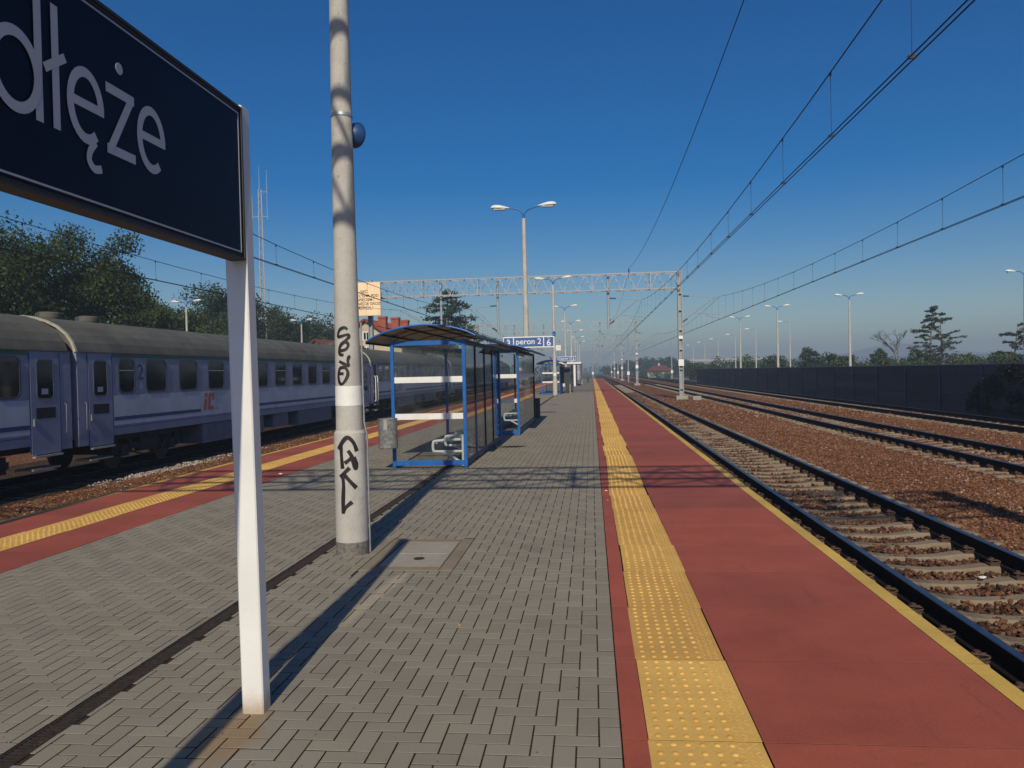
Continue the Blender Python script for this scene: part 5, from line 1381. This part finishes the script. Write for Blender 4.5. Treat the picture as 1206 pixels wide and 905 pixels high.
gable_house('house', 'beige house with red tiled gable roof and brick chimneys behind the train', (-25.2, 88, G0), R(-4), 8.2, 7.5, 6.2, 9.0, 'house_wall', 'roof_tile', ((1.3, 2, 9.6), (2.1, 4.2, 9.6), (2.6, 6.2, 9.4)), ((0, 4.6, 1.0, 1.4), (-2.6, 1.4, 1.1, 1.5), (2.6, 1.4, 1.1, 1.5), (0, 6.9, .7, .8)))
gable_house('annexe_house', 'low beige annexe with a reddish roof left of the beige house', (-29.6, 84, G0), R(-4), 4.4, 7, 5.2, 6.7, 'house_wall', 'roof_tile_dark', (), ((0, 2.6, .9, 1.2),))
r = thing('house', 'far low house with dark red hipped roof beyond the end of the fence', 'house', (21.8, 260, G0))
m = MB(); m.box(-4.0, 4.2, 0, 8, -.1, 2.2); m.build('wall', 'bridge_concrete', r)
m = MB(); m.add([(-4.6, -.5, 2.2), (4.8, -.5, 2.2), (4.8, 8.5, 2.2), (-4.6, 8.5, 2.2), (-1.2, 4, 4.2), (1.4, 4, 4.2)], [(0,1,5,4), (1,2,5), (2,3,4,5), (3,0,4), (3,2,1,0)]); rf = m.build('roof', 'roof_tile_dark', r)
m = MB(); m.box(-.3, .3, 3.6, 4.2, 3.9, 4.75); m.build('chimney', 'house_wall', rf)
# radio mast
r = thing('radio_mast', 'slim pale lattice radio mast with whip antennas behind the train', 'mast', (-36.0, 85, G0))
m = MB(); hh = 23.6
for a in range(3):
    p = lambda z, k: Vector((math.cos(2.094*k+.4)*(.42-.22*z/hh), math.sin(2.094*k+.4)*(.42-.22*z/hh), z))
    m.cyl(p(-.1, a), p(hh, a), .075, .055, 6)
    for k in range(26): z = hh*k/26; m.bar(p(z, a), p(z+hh/26, (a+1) % 3), .045, .045); m.bar(p(z, a), p(z, (a+1) % 3), .04, .04)
m.build('tower', 'mast_pale', r)
m = MB()
for z, s in ((23.3, 1), (20.6, -1), (20.6, 1)):
    m.bar((0, 0, z), (s*.85, 0, z), .04, .04); m.cyl((s*.85, 0, z-.3), (s*.85, 0, z+2.4), .035, .02, 6)
m.cyl((0, 0, hh), (0, 0, hh+2.6), .03, .012, 6); m.build('antenna', 'mast_pale', r)
# road beyond the fence and bridge
m = MB(); m.add([(17, 128, -1.12), (40, 128, -1.12), (34, 300, -1.12), (15.5, 300, -1.12)], [(0,1,2,3)]); tag(m.build('road', 'asphalt'), kind='structure')
r = thing('low_wall', 'long low grey kerb wall along the pale road past the fence end', 'wall', (17.3, 130, G0))
m = MB(); m.box(-.15, .15, 0, 90, -.1, .75); m.build('coping', 'wall_concrete', r)
r = thing('road_bridge', 'pale concrete road bridge parapet on the horizon behind the street lamps', 'bridge', (36, 300, G0))
m = MB(); m.box(0, 34, 0, 9, 5.0, 5.4); m.build('deck', 'bridge_concrete', r)
m = MB(); m.box(0, 34, -.15, .1, 5.41, 6.15); m.build('parapet', 'bridge_concrete', r)
for x in (3, 17, 31):
    m = MB(); m.box(x-.6, x+.6, 1.5, 7.5, -.1, 4.89); m.build('pier', 'bridge_concrete', r)
# pale hills far right
m = MB(); n = 60; v = []
for k in range(n+1):
    x = -200+1500*k/n; y = 1700-.15*x; z = 20+16*math.sin(k*.21+1)+6*math.sin(k*.63); v += [(x, y, -1.2), (x, y+60, z*max(0, min(1, (x+100)/500))), (x, y+160, -1.2)]
m.add(v, [(3*k+i, 3*k+3+i, 3*k+4+i, 3*k+1+i) for k in range(n) for i in range(2)], 0, True); tag(m.build('hills', 'hill'), kind='structure')

# ================================================================== AIR
t = NT('haze_air'); t.t.nodes.remove(t.t.nodes[0]) if False else None
pv = t.n('ShaderNodeVolumePrincipled'); pv.inputs['Color'].default_value = (.66, .82, 1.0, 1); pv.inputs['Density'].default_value = .00105; pv.inputs['Anisotropy'].default_value = .1
t.l(pv.outputs[0], t.out.inputs['Volume']); M['haze'] = t.m
m = MB(); m.box(-1950, 1950, -1950, 1950, -2.3, 48); tag(m.build('haze', 'haze'), 'thin pale air haze over the whole place', 'haze', kind='stuff')
